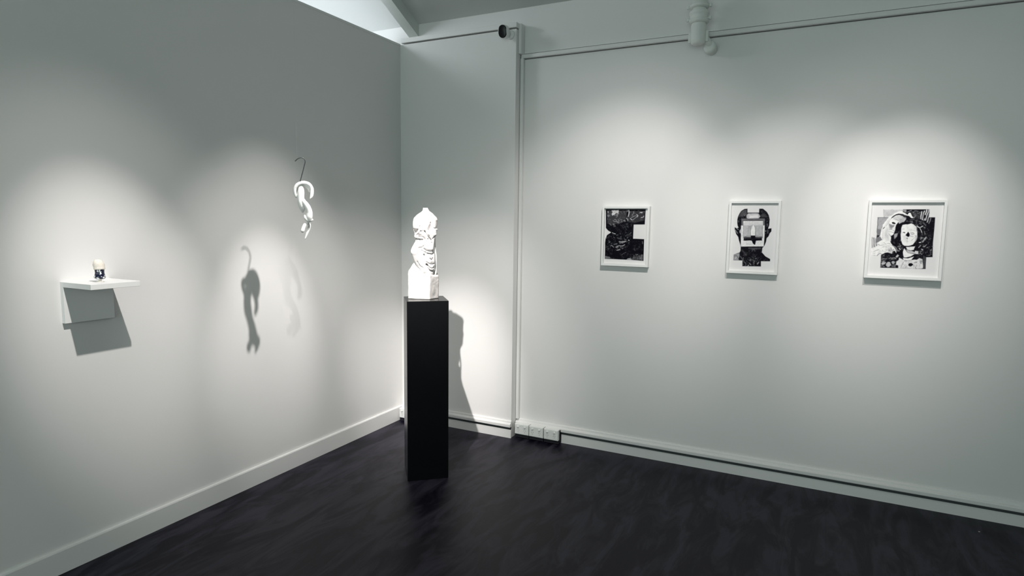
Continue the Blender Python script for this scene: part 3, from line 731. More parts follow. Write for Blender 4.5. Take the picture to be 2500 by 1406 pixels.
PRINT_C = [["poly",0.007,0.8,[[-0.0166,0.1581],[0.0994,0.1588],[0.1006,0.1181],[0.1264,0.1181],[0.1271,0.053],[0.1262,-0.0127],[0.1297,-0.0858],[0.1021,-0.0877],[0.1035,-0.1483],[0.091,-0.1488],[-0.0274,-0.1492],[-0.0982,-0.1505],[-0.0995,-0.0857],[-0.0691,-0.0569],[-0.061,-0.0015],[-0.0498,0.0964],[-0.0384,0.1183],[-0.0171,0.1321]]],["poly",0.6,1,[[-0.1029,0.1569],[-0.0833,0.1565],[-0.0165,0.1565],[-0.0239,0.1456],[-0.0581,0.1318],[-0.0808,0.118],[-0.1009,0.1171]]],["line",0.3,1,[[-0.1027,0.1562],[-0.1006,0.1178]]],["poly",0.4,1.5,[[-0.1283,0.1155],[-0.0783,0.1163],[-0.0956,0.0903],[-0.104,0.0558],[-0.1102,0.0225],[-0.1264,0.0221],[-0.1269,0.0761]]],["line",0.04,1.2,[[-0.1282,0.1141],[-0.0806,0.1155]]],["line",0.08,1.5,[[-0.1266,0.1121],[-0.1257,0.0762],[-0.126,0.0346]]],["poly",0.2,2.5,[[-0.1268,0.0554],[-0.1073,0.0516],[-0.1103,0.0239],[-0.1261,0.0235]]],["poly",0.03,1.5,[[-0.1264,0.0228],[-0.1102,0.0232],[-0.1144,0.0127],[-0.1212,0.007],[-0.1272,0.0068]]],["poly",0.2,2,[[-0.1272,0.0068],[-0.1097,0.0156],[-0.0989,-0.0036],[-0.1136,-0.0178],[-0.1255,-0.0195]]],["poly",0.65,0.8,[[-0.148,0.0105],[-0.1277,0.0054],[-0.1266,-0.0209],[-0.1221,-0.035],[-0.1465,-0.0497]]],["line",0.007,1,[[-0.147,0.0099],[-0.145,-0.0214],[-0.1419,-0.0453]]],["line",0.007,1.6,[[-0.1394,0.0079],[-0.1356,-0.0212],[-0.1326,-0.0408]]],["line",0.03,1.6,[[-0.1291,0.0026],[-0.1266,-0.0209],[-0.1235,-0.035]]],["poly",0.9,1,[[-0.0184,0.1497],[-0.0333,0.1469],[-0.0516,0.14],[-0.0648,0.1263],[-0.0803,0.1111],[-0.0912,0.0959],[-0.0996,0.0793],[-0.1037,0.0599],[-0.1067,0.0419],[-0.1105,0.0266],[-0.1046,0.0101],[-0.0984,0.0075],[-0.0945,0.0021],[-0.0912,-0.002],[-0.1036,-0.0051],[-0.123,-0.0211],[-0.1089,-0.0332],[-0.1464,-0.051],[-0.1463,-0.0902],[-0.1199,-0.0865],[-0.1002,-0.0746],[-0.0731,-0.0681],[-0.0514,-0.0729],[-0.0498,-0.0618],[-0.0394,-0.0587],[-0.0316,-0.0695],[-0.0327,-0.053],[-0.0532,-0.0288],[-0.0626,-0.0125],[-0.0619,0.0123],[-0.0458,0.0362],[-0.0427,0.0773],[-0.0111,0.128],[0.0003,0.1308],[-0.0053,0.1281],[0.0112,0.1241],[0.0223,0.1134],[0.0326,0.1135],[0.0239,0.1242],[0.0181,0.1404],[0.0112,0.141],[0.0051,0.1282],[-0.0072,0.1389],[-0.0182,0.147]]],["poly",0.03,1,[[-0.0683,0.1085],[-0.0653,0.1167],[-0.0587,0.1236],[-0.0464,0.1332],[-0.0349,0.136],[-0.0161,0.1341],[-0.0016,0.1254],[0.0017,0.1105],[-0.0106,0.1213],[-0.0309,0.1279],[-0.0459,0.1251],[-0.0627,0.1126]]],["poly",0.62,2,[[-0.0569,0.1141],[-0.0398,0.1224],[-0.0165,0.1226],[0.0007,0.1091],[-0.0087,0.0928],[-0.0278,0.083],[-0.0383,0.0992],[-0.0564,0.1072]]],["poly",0.45,3,[[-0.0295,0.1075],[-0.001,0.1159],[-0.0109,0.0914],[-0.0257,0.0857]]],["line",0.25,0.9,[[-0.0565,0.1086],[-0.0447,0.1073],[-0.0324,0.0993]]],["line",0.35,0.8,[[-0.0593,0.1154],[-0.0339,0.1211],[-0.0199,0.1219]]],["line",0.3,1,[[-0.0682,0.1071],[-0.0764,0.0878],[-0.0882,0.0684]]],["poly",0.06,1,[[-0.0941,0.0676],[-0.0995,0.06],[-0.1002,0.0517],[-0.0947,0.0587],[-0.0916,0.067]]],["line",0.35,0.9,[[-0.0994,0.0489],[-0.0974,0.0103],[-0.0945,0.0021]]],["poly",0.03,0.8,[[-0.063,0.0907],[-0.0555,0.0929],[-0.0463,0.0882],[-0.0441,0.0814],[-0.0511,0.0799],[-0.0595,0.0826]]],["poly",0.28,2.4,[[-0.0749,0.0837],[-0.0628,0.0798],[-0.0495,0.0745],[-0.0513,0.0662],[-0.0614,0.0579],[-0.0722,0.0604]]],["line",0.75,1,[[-0.0643,0.0839],[-0.0579,0.0757],[-0.0498,0.0786]]],["poly",0.4,1.6,[[-0.0709,0.0591],[-0.0568,0.0607],[-0.0585,0.0497],[-0.0716,0.0508]]],["poly",0.85,1,[[-0.0557,0.0607],[-0.0478,0.0663],[-0.0438,0.0595],[-0.0489,0.0471],[-0.0575,0.0524]]],["line",0.1,1,[[-0.0561,0.0497],[-0.0513,0.0477],[-0.0493,0.0444]]],["line",0.25,1,[[-0.0745,0.0411],[-0.0637,0.04],[-0.0492,0.0348]]],["line",0.12,1,[[-0.0726,0.0302],[-0.0637,0.0221],[-0.0527,0.0168]]],["line",0.8,1.4,[[-0.0717,0.0357],[-0.0592,0.0249],[-0.0517,0.0196]]],["poly",0.0052,2,[[-0.042,0.0678],[-0.0256,0.0844],[-0.0087,0.0941],[-0.0123,0.0777],[-0.0186,0.0504],[-0.0167,0.0231],[-0.0139,-0.0179],[-0.0067,-0.0207],[0.0007,-0.0437],[-0.0031,-0.074],[-0.0265,-0.0748],[-0.0407,-0.0395],[-0.0626,-0.0125],[-0.0572,-0.0041],[-0.0548,-0.0052],[-0.0623,0.018],[-0.0511,0.0279],[-0.0463,0.0444]]],["poly",0.35,2,[[-0.0476,0.0279],[-0.0303,0.0338],[-0.0339,0.0173],[-0.0449,0.006]]],["line",0.1,1,[[-0.1216,-0.0238],[-0.1066,-0.0317]]],["line",0.35,1,[[-0.1091,-0.0311],[-0.0828,-0.0297],[-0.0553,-0.033]]],["line",0.4,1.4,[[-0.0909,-0.0161],[-0.0808,-0.0241]]],["line",0.35,1.2,[[-0.0764,-0.0184],[-0.0594,-0.0249]]],["line",0.3,2,[[-0.0582,-0.0428],[-0.0502,-0.0563],[-0.0433,-0.0533]]],["line",0.3,2.2,[[-0.053,-0.0316],[-0.0346,-0.042],[-0.0288,-0.0584]]],["line",0.55,1.2,[[-0.1097,-0.0582],[-0.0986,-0.0634],[-0.0806,-0.0629],[-0.0742,-0.0516]]],["line",0.03,1.2,[[-0.1181,-0.0864],[-0.1108,-0.0778],[-0.1003,-0.0739]]],["line",0.5,1,[[-0.1441,-0.0873],[-0.12,-0.0851]]],["poly",0.007,1.2,[[-0.0999,-0.0802],[-0.073,-0.0695],[-0.0524,-0.0757],[-0.0486,-0.0618],[-0.0352,-0.0682],[-0.0305,-0.086],[-0.0193,-0.0952],[-0.0198,-0.1049],[-0.0294,-0.1191],[-0.0285,-0.1329],[-0.0189,-0.1352],[-0.0218,-0.145],[-0.0286,-0.1488],[-0.0983,-0.1501],[-0.0995,-0.0941]]],["line",0.3,1.4,[[-0.0957,-0.1065],[-0.0876,-0.1027],[-0.0733,-0.1014]]],["line",0.3,1.4,[[-0.0487,-0.0963],[-0.0358,-0.0945],[-0.0306,-0.1012]]],["line",0.06,3,[[-0.0933,-0.0883],[-0.0843,-0.0796]]],["poly",0.5,1.2,[[-0.0955,-0.1274],[-0.0866,-0.1173],[-0.0756,-0.121],[-0.0809,-0.131],[-0.0928,-0.1329]]],["line",0.05,0.9,[[-0.0908,-0.1272],[-0.0814,-0.124]]],["poly",0.5,1.4,[[-0.074,-0.1265],[-0.0651,-0.1178],[-0.0567,-0.1188],[-0.0497,-0.1338],[-0.0564,-0.141],[-0.0643,-0.1469],[-0.0733,-0.1376]]],["poly",0.4,1.4,[[-0.0496,-0.1185],[-0.0417,-0.1127],[-0.033,-0.1179],[-0.0416,-0.1307],[-0.0456,-0.1253]]],["poly",0.1,2,[[-0.0485,-0.1337],[-0.0297,-0.1329],[-0.03,-0.1454],[-0.049,-0.1449]]],["poly",0.5,1.4,[[-0.0316,-0.086],[-0.0252,-0.0775],[-0.0177,-0.0828],[-0.0242,-0.0913],[-0.03,-0.0929]]],["line",0.75,1.8,[[-0.019,-0.0471],[-0.0141,-0.0497]]],["line",0.5,1.4,[[-0.0241,-0.0582],[-0.0183,-0.058]]],["line",0.3,1.2,[[-0.0278,-0.0377],[-0.022,-0.0375]]],["line",0.08,3,[[-0.0207,-0.0224],[-0.0165,-0.0319]]],["poly",0.3,1,[[-0.0142,0.1565],[-0.0006,0.1552],[-0.0027,0.1416],[-0.0112,0.147],[-0.0186,0.1524]]],["line",0.35,1,[[0.0006,0.143],[0.0118,0.1485],[0.0208,0.1526]]],["line",0.4,1.4,[[0.0358,0.1513],[0.0462,0.1486],[0.0558,0.1419]]],["poly",0.03,1,[[0.0199,0.1485],[0.0358,0.1513],[0.0612,0.146],[0.0639,0.1084],[0.0326,0.1135],[0.0205,0.1391]]],["poly",0.1,4,[[0.0286,0.1391],[0.0402,0.1365],[0.0479,0.1244],[0.0355,0.1216]]],["line",0.8,2,[[0.0664,0.146],[0.0642,0.1286],[0.0649,0.1098]]],["line",0.8,2,[[0.078,0.1501],[0.0726,0.13],[0.0721,0.1045]]],["line",0.8,2.2,[[0.0872,0.1555],[0.0827,0.1314]]],["line",0.65,1.8,[[0.0819,0.1113],[0.0797,0.1019]]],["line",0.75,1.8,[[0.0968,0.1555],[0.0907,0.1301],[0.0858,0.1033]]],["line",0.6,1.8,[[0.0993,0.1355],[0.0974,0.1154],[0.0934,0.0926]]],["line",0.25,2,[[0.1077,0.1129],[0.1016,0.0874]]],["line",0.05,1,[[0.0727,0.1447],[0.0695,0.1098]]],["line",0.05,1,[[0.0914,0.1528],[0.0865,0.126]]],["line",0.2,1.4,[[0.1052,0.1168],[0.1065,0.1142]]],["poly",0.007,1.6,[[-0.0074,0.0914],[0.0042,0.1078],[0.0223,0.1134],[0.0593,0.1084],[0.089,0.0899],[0.1086,0.0526],[0.119,-0.0143],[0.1009,-0.0785],[0.0637,-0.1016],[0.0436,-0.0942],[0.0707,-0.0714],[0.0502,-0.0395],[0.0451,-0.0165],[0.0515,0.0067],[0.0556,0.015],[0.0539,0.0382],[0.0447,0.0718],[0.0361,0.0798],[0.0207,0.0863],[0.0037,0.082],[-0.014,0.0859]]],["line",0.12,1.6,[[0.0196,0.1026],[0.0365,0.1081]]],["line",0.1,2,[[0.059,0.0963],[0.0682,0.095]]],["line",0.15,1.6,[[0.0756,0.087],[0.0876,0.0778]]],["line",0.12,1.6,[[0.0598,0.0855],[0.068,0.0816]]],["line",0.12,2,[[0.0838,0.067],[0.0875,0.063]]],["line",0.12,2.4,[[0.0853,0.0455],[0.0871,0.0361]]],["poly",0.9,1.2,[[-0.0183,0.064],[-0.0134,0.0777],[0.0038,0.0807],[0.0073,0.0794],[0.0243,0.085],[0.0361,0.0798],[0.0472,0.0691],[0.0518,0.0449],[0.0556,0.0301],[0.0556,0.0138],[0.052,0.0002],[0.046,-0.0124],[0.0398,-0.0234],[0.0287,-0.0292],[0.0009,-0.03],[-0.0041,-0.0261],[-0.0067,-0.022],[-0.0151,-0.0003],[-0.0158,0.0095],[-0.0184,0.0299],[-0.017,0.0436]]],["poly",0.5,2.6,[[0.0432,0.0271],[0.0562,0.022],[0.0541,0.003],[0.048,-0.0081],[0.0489,0.011]]],["line",0.4,0.9,[[-0.0143,0.0559],[-0.0027,0.0561]]],["line",0.4,0.9,[[0.0242,0.0525],[0.0369,0.0514],[0.0477,0.0448]]],["poly",0.1,0.9,[[-0.0108,0.0382],[-0.0039,0.0404],[0.0015,0.0371],[-0.0011,0.033],[-0.0059,0.0356]]],["line",0.08,1,[[0.0242,0.0362],[0.0309,0.0391],[0.0392,0.0352]]],["line",0.3,1.4,[[0.0268,0.0322],[0.0339,0.0296],[0.0394,0.0324]]],["poly",0.0052,0.8,[[0.0132,0.0442],[0.0103,0.0359],[0.0029,0.0249],[0.0055,0.0209],[0.014,0.0156],[0.0198,0.0157],[0.0227,0.024],[0.0209,0.0334]]],["poly",0.06,1,[[0.005,0.0113],[0.0143,0.0115],[0.0135,0.006],[0.0076,0.0073]]],["line",0.2,1,[[0.0128,0.0074],[0.0127,-0.0076]]],["line",0.4,1.2,[[0.0229,0.0212],[0.0393,0.0175]]],["line",0.5,1.2,[[-0.0019,0.0111],[-0.0016,0.0057]]],["line",0.85,1.4,[[0.0503,0.0732],[0.0623,0.0653],[0.0755,0.0729]]],["line",0.7,1.3,[[0.0638,0.0613],[0.069,0.0519],[0.0744,0.0399]]],["line",0.3,2,[[0.071,0.0061],[0.0764,0.0116],[0.0716,0.0142]]],["line",0.45,2.4,[[0.0943,0.0147],[0.0872,0.0024],[0.0812,-0.0085]]],["line",0.9,1.4,[[0.0666,-0.0119],[0.0734,-0.011]]],["line",0.35,1.6,[[0.0662,-0.039],[0.0733,-0.0266]]],["line",0.85,1.6,[[0.0793,-0.0467],[0.0841,-0.0506]]],["line",0.3,1.4,[[0.0721,-0.0578],[0.0811,-0.0561]]],["line",0.25,2,[[0.091,-0.0342],[0.0993,-0.0231]]],["line",0.15,2,[[0.111,-0.0768],[0.1143,-0.0753]]],["line",0.12,2,[[0.1234,-0.0292],[0.1259,-0.0318]]],["poly",0.85,1,[[0.0095,-0.0366],[0.0246,-0.0368],[0.0497,-0.0327],[0.044,-0.0505],[0.0327,-0.0536],[0.0162,-0.0501]]],["poly",0.5,1.2,[[0.0104,-0.0503],[0.0352,-0.0563],[0.0589,-0.0664],[0.0593,-0.0718],[0.0373,-0.0699],[0.0196,-0.0664]]],["poly",0.7,1.2,[[0.0513,-0.0558],[0.0651,-0.0567],[0.0662,-0.0716],[0.0593,-0.0718],[0.0519,-0.0653]]],["poly",0.88,1,[[0.0019,-0.045],[0.0095,-0.0544],[0.0197,-0.0677],[0.0479,-0.0736],[0.0326,-0.0864],[0.0132,-0.0913],[0.005,-0.0902],[-0.0006,-0.0767],[-0.0016,-0.063]]],["line",0.15,0.9,[[0.015,-0.0501],[0.0294,-0.0565]]],["line",0.1,0.9,[[0.0315,-0.0701],[0.0548,-0.0733]]],["line",0.0052,1.2,[[-0.002,-0.0905],[0.0133,-0.0933],[0.0306,-0.0906],[0.0439,-0.0819],[0.0505,-0.0776]]],["poly",0.9,1,[[0.0006,-0.0945],[0.0218,-0.0978],[0.0476,-0.0859],[0.0384,-0.1026],[0.0225,-0.1074],[0.006,-0.1053]]],["poly",0.78,1.5,[[-0.017,-0.0938],[-0.0001,-0.1014],[0.0175,-0.1089],[0.0385,-0.104],[0.0637,-0.1016],[0.0723,-0.0931],[0.0864,-0.0994],[0.0918,-0.144],[0.0829,-0.1472],[0.002,-0.1495],[-0.0179,-0.1497],[-0.0177,-0.1352],[-0.0286,-0.1315],[-0.0284,-0.1163],[-0.0186,-0.1049]]],["line",0.35,1.4,[[-0.0039,-0.1484],[-0.0016,-0.1303],[0.0045,-0.1177]]],["line",0.4,1.2,[[0.0063,-0.1094],[0.0341,-0.1083]]],["line",0.35,2.2,[[0.051,-0.1185],[0.062,-0.1112]]],["poly",0.3,3,[[0.0753,-0.1039],[0.088,-0.1061],[0.0835,-0.1226],[0.0787,-0.1201]]],["poly",0.0052,1,[[0.0262,-0.1278],[0.0303,-0.1208],[0.0395,-0.1197],[0.0481,-0.1268],[0.0441,-0.1352],[0.035,-0.1384],[0.0278,-0.1346]]],["line",0.06,1.2,[[0.057,-0.1388],[0.0623,-0.1481]]],["line",0.4,1,[[0.024,-0.1471],[0.0424,-0.1449]]],["line",0.007,3,[[0.0493,-0.094],[0.059,-0.1004]]],["line",0.007,1.6,[[-0.0037,-0.0823],[0.0,-0.1027]]],["poly",0.0052,1.2,[[-0.0273,-0.1328],[-0.0215,-0.1319],[-0.0181,-0.138],[-0.0206,-0.145],[-0.0266,-0.1439]]],["poly",0.06,2,[[0.0895,-0.0789],[0.1015,-0.0866],[0.1034,-0.1469],[0.092,-0.1468]]],["poly",0.62,9,[[-0.0928,0.0491],[-0.0775,0.0686],[-0.0715,0.0494],[-0.072,0.0219],[-0.0654,-0.0055],[-0.0825,0.001],[-0.095,0.0283]]],["poly",0.72,5,[[-0.0882,0.0877],[-0.0729,0.1071],[-0.0657,0.1044],[-0.0786,0.0851],[-0.0892,0.0657]]],["poly",0.7,8,[[-0.0098,0.0233],[0.0021,0.0194],[0.0121,-0.0076],[-0.0005,-0.0107]]],["poly",0.72,6,[[0.0353,0.0757],[0.0475,0.0651],[0.0513,0.0435],[0.0427,0.0515]]],["line",0.05,1.2,[[-0.0084,0.0369],[-0.0039,0.0391],[0.001,0.0358]]],["line",0.45,1.4,[[0.0303,-0.0031],[0.0402,0.004],[0.0453,0.0136]]],["line",0.35,1,[[-0.0976,-0.0412],[-0.0871,-0.0381],[-0.0774,-0.0406]]],["line",0.5,2,[[-0.1345,-0.0674],[-0.1241,-0.0587],[-0.1135,-0.0556]]],["line",0.5,1.6,[[-0.1374,-0.0787],[-0.1256,-0.0727]]],["poly",0.45,6,[[-0.0686,-0.0652],[-0.0528,-0.0702],[-0.0515,-0.0536],[-0.0627,-0.0457],[-0.0706,-0.0528]]],["tex",0.15,6,[[0.0557,0.0123],[0.1192,0.0137],[0.1257,-0.0776],[0.0713,-0.0796],[0.0492,-0.0422]]],["tex",0.14,6,[[-0.0985,-0.0829],[-0.0342,-0.0834],[-0.0277,-0.1453],[-0.0966,-0.1484]]],["tex",0.11,7,[[-0.0008,0.0969],[0.0225,0.1107],[0.0595,0.1057],[0.0893,0.0859],[0.103,0.0525],[0.1068,-0.0011],[0.0732,-0.0087],[0.0585,0.0382],[0.0421,0.0758],[0.0206,0.0877]]],["tex",0.25,5,[[0.0163,0.1498],[0.0601,0.146],[0.0626,0.1097],[0.0326,0.1135]]],["tex",0.16,7,[[-0.057,-0.0069],[-0.0161,-0.0031],[-0.0005,-0.0437],[-0.0056,-0.0714],[-0.0342,-0.0475]]],["tex",-0.25,6,[[-0.0007,-0.1097],[0.0724,-0.0958],[0.0869,-0.1062],[0.0908,-0.1454],[0.002,-0.1495]]],["tex",-0.18,8,[[-0.144,-0.051],[-0.0707,-0.0335],[-0.0509,-0.0453],[-0.0686,-0.0652],[-0.1158,-0.0752],[-0.1441,-0.0873]]]]



def paint(items, hw, hh, seed, step=0.0010):
    nx, ny = int(2 * hw / step) + 1, int(2 * hh / step) + 1
    xs = np.linspace(-hw, hw, nx)
    zs = np.linspace(-hh, hh, ny)
    X, Z = np.meshgrid(xs, zs)
    img = np.full(X.shape, 0.80)
    rng = np.random.default_rng(seed)
    def field(cell):
        gy, gx = max(3, int(2 * hh / cell) + 2), max(3, int(2 * hw / cell) + 2)
        g_ = rng.normal(0, 1, (gy, gx))
        fx = (X0 + hw) / (2 * hw) * (gx - 1.001)
        fy = (Z0 + hh) / (2 * hh) * (gy - 1.001)
        ix, iy = fx.astype(int), fy.astype(int)
        tx, ty = fx - ix, fy - iy
        tx, ty = tx * tx * (3 - 2 * tx), ty * ty * (3 - 2 * ty)
        return ((g_[iy, ix] * (1 - tx) + g_[iy, ix + 1] * tx) * (1 - ty)
                + (g_[iy + 1, ix] * (1 - tx) + g_[iy + 1, ix + 1] * tx) * ty)
    X0, Z0 = X, Z
    wx, wz = 0.0007 * field(0.012), 0.0007 * field(0.012)
    for kind, g, wd, pts in items:
        if kind == 'line' or (kind == 'poly' and wd > 0.85) or kind == 'tex':
            X, Z = X0 + wx, Z0 + wz
        else:
            X, Z = X0, Z0
        if kind == 'tex':
            ins = np.zeros(X.shape, bool)
            for i in range(len(pts)):
                (x0, z0), (x1, z1) = pts[i], pts[(i + 1) % len(pts)]
                if z0 != z1:
                    ins ^= ((z0 > Z) != (z1 > Z)) & (X < (x1 - x0) * (Z - z0) / (z1 - z0) + x0)
            f_ = field(wd * 0.001) * 0.7 + field(wd * 0.0004) * 0.5 + field(wd * 0.003) * 0.5
            img = np.where(ins, img + g * np.clip(f_ - 0.35, 0, 1.4) ** 1.3, img)
            continue
        if kind == 'poly':
            inside = np.zeros(X.shape, bool)
            d2 = np.full(X.shape, 1e9)
            n = len(pts)
            for i in range(n):
                x0, z0 = pts[i]
                x1, z1 = pts[(i + 1) % n]
                if z0 != z1:
                    c = ((z0 > Z) != (z1 > Z)) & (X < (x1 - x0) * (Z - z0) / (z1 - z0) + x0)
                    inside ^= c
                L2 = max((x1 - x0) ** 2 + (z1 - z0) ** 2, 1e-12)
                t = np.clip(((X - x0) * (x1 - x0) + (Z - z0) * (z1 - z0)) / L2, 0, 1)
                d2 = np.minimum(d2, (X - x0 - t * (x1 - x0)) ** 2 + (Z - z0 - t * (z1 - z0)) ** 2)
            d = np.sqrt(d2) * np.where(inside, 1, -1)
            s = wd * 0.001
            a = np.clip(0.5 + d / s * 0.5, 0, 1)
        else:
            d2 = np.full(X.shape, 1e9)
            if len(pts) > 2:
                pts = [(q[0], q[1]) for q in catmull([(a_, b_, 0) for a_, b_ in pts], 4)]
            for (x0, z0), (x1, z1) in zip(pts, pts[1:]):
                L2 = max((x1 - x0) ** 2 + (z1 - z0) ** 2, 1e-12)
                t = np.clip(((X - x0) * (x1 - x0) + (Z - z0) * (z1 - z0)) / L2, 0, 1)
                d2 = np.minimum(d2, (X - x0 - t * (x1 - x0)) ** 2 + (Z - z0 - t * (z1 - z0)) ** 2)
            r = wd * 0.001
            a = 0.95 * np.exp(-(np.sqrt(d2) / (r * 1.05)) ** 2.4)
        img = img * (1 - a) + g * a
    # tonal mottling of the printed photographs (paper margin stays clean)
    paper = np.abs(img - 0.80) < 1e-6
    n1, n2, n3 = field(0.016), field(0.006), field(0.0026)
    darkn = np.clip(0.5 * n1 + 0.45 * n2 + 0.35 * n3 - 0.25, 0, 3)
    img = np.where(paper, img, np.where(img < 0.25, img + 0.022 * darkn ** 1.4,
                   img * (1 - 0.10 * np.clip(0.5 * n1 + 0.6 * n2 + 0.5 * n3, -0.6, 2))))
    for _ in range(1):
        P_ = np.pad(img, 1, mode='edge')
        img = (P_[1:-1, 1:-1] * 4 + (P_[:-2, 1:-1] + P_[2:, 1:-1] + P_[1:-1, :-2] + P_[1:-1, 2:]) * 2
               + P_[:-2, :-2] + P_[2:, 2:] + P_[:-2, 2:] + P_[2:, :-2]) / 16
    img = np.clip(img, 0.004, 0.9)
    return xs, zs, img


def framed_print(loc, W, H, items, label, bar=0.013, depth=0.035, rec=0.016):
    """loc: centre on the wall plane; the frame hangs proud of the wall towards -y"""
    t = thing('framed_print', label, 'framed picture', loc, 0, 'framed prints on the right wall')
    hw, hh = W / 2, H / 2
    b_ = bmesh.new()
    prof = [(0, 0), (0, -depth), (bar * 0.25, -depth - 0.0005), (bar, -depth), (bar, -depth + rec), (bar, 0)]
    corners = [(-1, -1), (1, -1), (1, 1), (-1, 1)]
    rings = []
    for sx, sz in corners:
        rings.append([b_.verts.new((sx * (hw - q[0]), q[1], sz * (hh - q[0]))) for q in prof])
    for i in range(4):
        A_, B_ = rings[i], rings[(i + 1) % 4]
        for k in range(len(prof)):
            k2 = (k + 1) % len(prof)
            b_.faces.new((A_[k], B_[k], B_[k2], A_[k2]))
    obj('frame', b_, M['frame'], t)
    ym = -depth + rec
    b_ = bmesh.new(); box(b_, (-hw + bar * 0.5, ym + 0.0012, -hh + bar * 0.5), (hw - bar * 0.5, ym + 0.004, hh - bar * 0.5))
    obj('mount', b_, M['mount'], t)
    iw, ih = hw - bar - 0.0005, hh - bar - 0.0005
    xs, zs, img = paint(items, iw, ih, int(W * 1000))
    ny, nx = img.shape
    me = bpy.data.meshes.new('print_sheet')
    XX, ZZ = np.meshgrid(xs, zs)
    co = np.stack([XX, np.full(XX.shape, ym), ZZ], -1).reshape(-1, 3)
    idx = np.arange(nx * ny).reshape(ny, nx)
    q = np.stack([idx[:-1, :-1], idx[:-1, 1:], idx[1:, 1:], idx[1:, :-1]], -1).reshape(-1, 4)
    me.from_pydata(co.tolist(), [], q.tolist())
    ca = me.color_attributes.new('ink', 'FLOAT_COLOR', 'POINT')
    g = img.reshape(-1)
    # a faint cool cast in the blacks, warm in the paper
    cols = np.stack([g * 1.0, g * (0.985 + 0.0 * g), g * (0.965 + 0.10 * (1 - g)) + 0.003 * (1 - g), np.ones_like(g)], -1)
    ca.data.foreach_set('color', cols.astype(np.float32).reshape(-1))
    me.materials.append(M['print'])
    o_ = bpy.data.objects.new('print_sheet', me)
    COL.objects.link(o_)
    o_.parent = t
    return t


framed_print((1.668, YR, 1.417), 0.303, 0.376, PRINT_A, 'smallest white framed print, almost all black with a square notch cut from its right side')
framed_print((2.422, YR, 1.427), 0.277, 0.418, PRINT_B, 'white framed print of a dark head whose face is covered by a small pale photograph')
framed_print((3.162, YR, 1.432), 0.345, 0.412, PRINT_C, 'largest white framed print, two pale statue faces leaning together in a stepped outline')

# ------------------------------------------------------------------ security camera
cv = thing('security_camera', 'small rounded white security camera with a black oval face, high on the wall lining', 'camera', (0.872, YP, 2.716), 0)
bm = bmesh.new(); lathe(bm, [(0.030, 0.0), (0.030, -0.008), (0.024, -0.013)], 32, axis='Y'); obj('wall_mount', bm, M['plastic'], cv, True)
bm = bmesh.new(); tube(bm, [(0, -0.012, 0), (-0.004, -0.028, 0.001), (-0.010, -0.045, 0.002)], 0.010); obj('swivel_arm', bm, M['plastic'], cv, True)
def capsule_bm(w_, h_, d0, d1, ang, c, bev):
    b = bmesh.new()
    pts = []
    r_ = w_ / 2
    for i in range(17):
        a = pi * i / 16
        pts.append((r_ * math.cos(a), (h_ / 2 - r_) + r_ * math.sin(a)))
    for i in range(17):
        a = pi + pi * i / 16
        pts.append((r_ * math.cos(a), -(h_ / 2 - r_) + r_ * math.sin(a)))
    prism(b, pts, lambda p: (p[0], d0, p[1]), lambda p: (p[0], d1, p[1]))
    es = [e for e in b.edges if abs(e.verts[0].co.y - e.verts[1].co.y) < 1e-6]
    bmesh.ops.bevel(b, geom=es, offset=bev, segments=4, affect='EDGES', profile=0.5)
    bmesh.ops.rotate(b, verts=b.verts[:], cent=(0, 0, 0), matrix=Matrix.Rotation(ang, 3, 'Z') @ Matrix.Rotation(0.18, 3, 'X'))
    bmesh.ops.translate(b, verts=b.verts[:], vec=c)
    return b
CA = 0.12
cc = Vector((-0.012, -0.075, 0.002))
obj('camera_shell', capsule_bm(0.060, 0.086, -0.020, 0.040, CA, cc, 0.012), M['plastic'], cv, True)
obj('lens_face', capsule_bm(0.053, 0.079, -0.0235, -0.012, CA, cc, 0.004), M['lens'], cv, True)

# ------------------------------------------------------------------ old pipe fitting
pf = thing('pipe_fitting', 'old white painted iron pipe fitting with ringed collars, fixed across the picture rail', 'pipe', (2.078, YR, 2.472), 0)
YF = -0.095
bm = bmesh.new()
lathe(bm, [(0.018, 0.045), (0.034, 0.048), (0.040, 0.058), (0.042, 0.075), (0.042, 0.150), (0.040, 0.156), (0.040, 0.162)], 8 * 5, origin=(0, YF, 0)); obj('lower_body', bm, M['pipe'], pf, True)
bm = bmesh.new()
lathe(bm, [(0.040, 0.160), (0.054, 0.166), (0.056, 0.178), (0.052, 0.182), (0.050, 0.190), (0.052, 0.208), (0.056, 0.212), (0.055, 0.222), (0.040, 0.238), (0.036, 0.246)], 40, origin=(0, YF, 0)); obj('collar', bm, M['pipe'], pf, True)
bm = bmesh.new()
lathe(bm, [(0.036, 0.244), (0.053, 0.248), (0.056, 0.258), (0.050, 0.264), (0.044, 0.290), (0.038, 0.304), (0.018, 0.310), (0.016, 0.312)], 40, origin=(0, YF, 0)); obj('collar', bm, M['pipe'], pf, True)
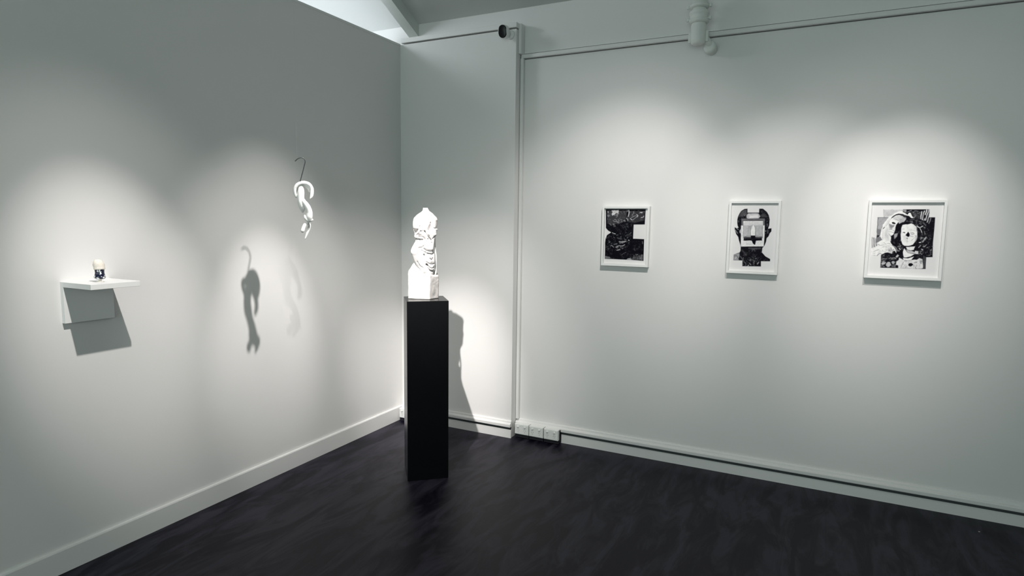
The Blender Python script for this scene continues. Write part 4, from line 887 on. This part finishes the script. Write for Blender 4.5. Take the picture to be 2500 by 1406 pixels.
bm = bmesh.new(); tube(bm, [(-0.010, YF, 0.300), (-0.008, YF, 0.36), (-0.008, YF, 0.55)], 0.0115); obj('riser_pipe', bm, M['pipe'], pf, True)
for sx in (-1, 1):
    for h_ in (0.186, 0.254):
        bm = bmesh.new(); lathe(bm, [(0.007, -0.009), (0.009, -0.006), (0.009, 0.006), (0.007, 0.009)], 6, origin=(sx * 0.062, YF - 0.004, h_)); obj('flange_bolt', bm, M['pipe'], pf)
        bm = bmesh.new(); box(bm, (min(sx * 0.040, sx * 0.068), YF - 0.010, h_ - 0.004), (max(sx * 0.040, sx * 0.068), YF + 0.006, h_ + 0.004), 0.002); obj('flange_ear', bm, M['pipe'], pf)
for sx in (-1, 1):
    bm = bmesh.new(); box(bm, (sx * 0.048 - 0.008, YF - 0.006, 0.058), (sx * 0.048 + 0.008, YF + 0.012, 0.120), 0.004); obj('side_lug', bm, M['pipe'], pf)
bm = bmesh.new(); tube(bm, [(0, YF + 0.02, 0.105), (0, -0.04, 0.105), (0, -0.004, 0.105)], 0.026, 20); obj('wall_elbow', bm, M['pipe'], pf, True)
bm = bmesh.new(); lathe(bm, [(0.032, 0.0), (0.034, -0.004), (0.034, -0.060), (0.033, -0.064), (0.012, -0.0645)], 40, origin=(0.060, 0, 0.036), axis='Y'); obj('round_end_cap', bm, M['pipe'], pf, True)
bm = bmesh.new(); tube(bm, [(0.020, YF + 0.012, 0.090), (0.045, -0.070, 0.070), (0.060, -0.045, 0.048)], 0.020, 16); obj('branch', bm, M['pipe'], pf, True)

# ------------------------------------------------------------------ crumb on the floor
bm = bmesh.new()
bmesh.ops.create_icosphere(bm, subdivisions=2, radius=0.0045)
for v in bm.verts:
    v.co += noise.noise_vector(v.co * 300) * 0.0012
    v.co.z = max(v.co.z * 0.6, -0.0018) + 0.0018
o = obj('crumb', bm, mat('pale_grit', (0.35, 0.33, 0.30), 0.9, 0.2))
o.location = (3.56, -0.072, 0.0)
o['label'] = 'tiny pale crumb of grit lying on the dark floor below the largest print'
o['category'] = 'debris'
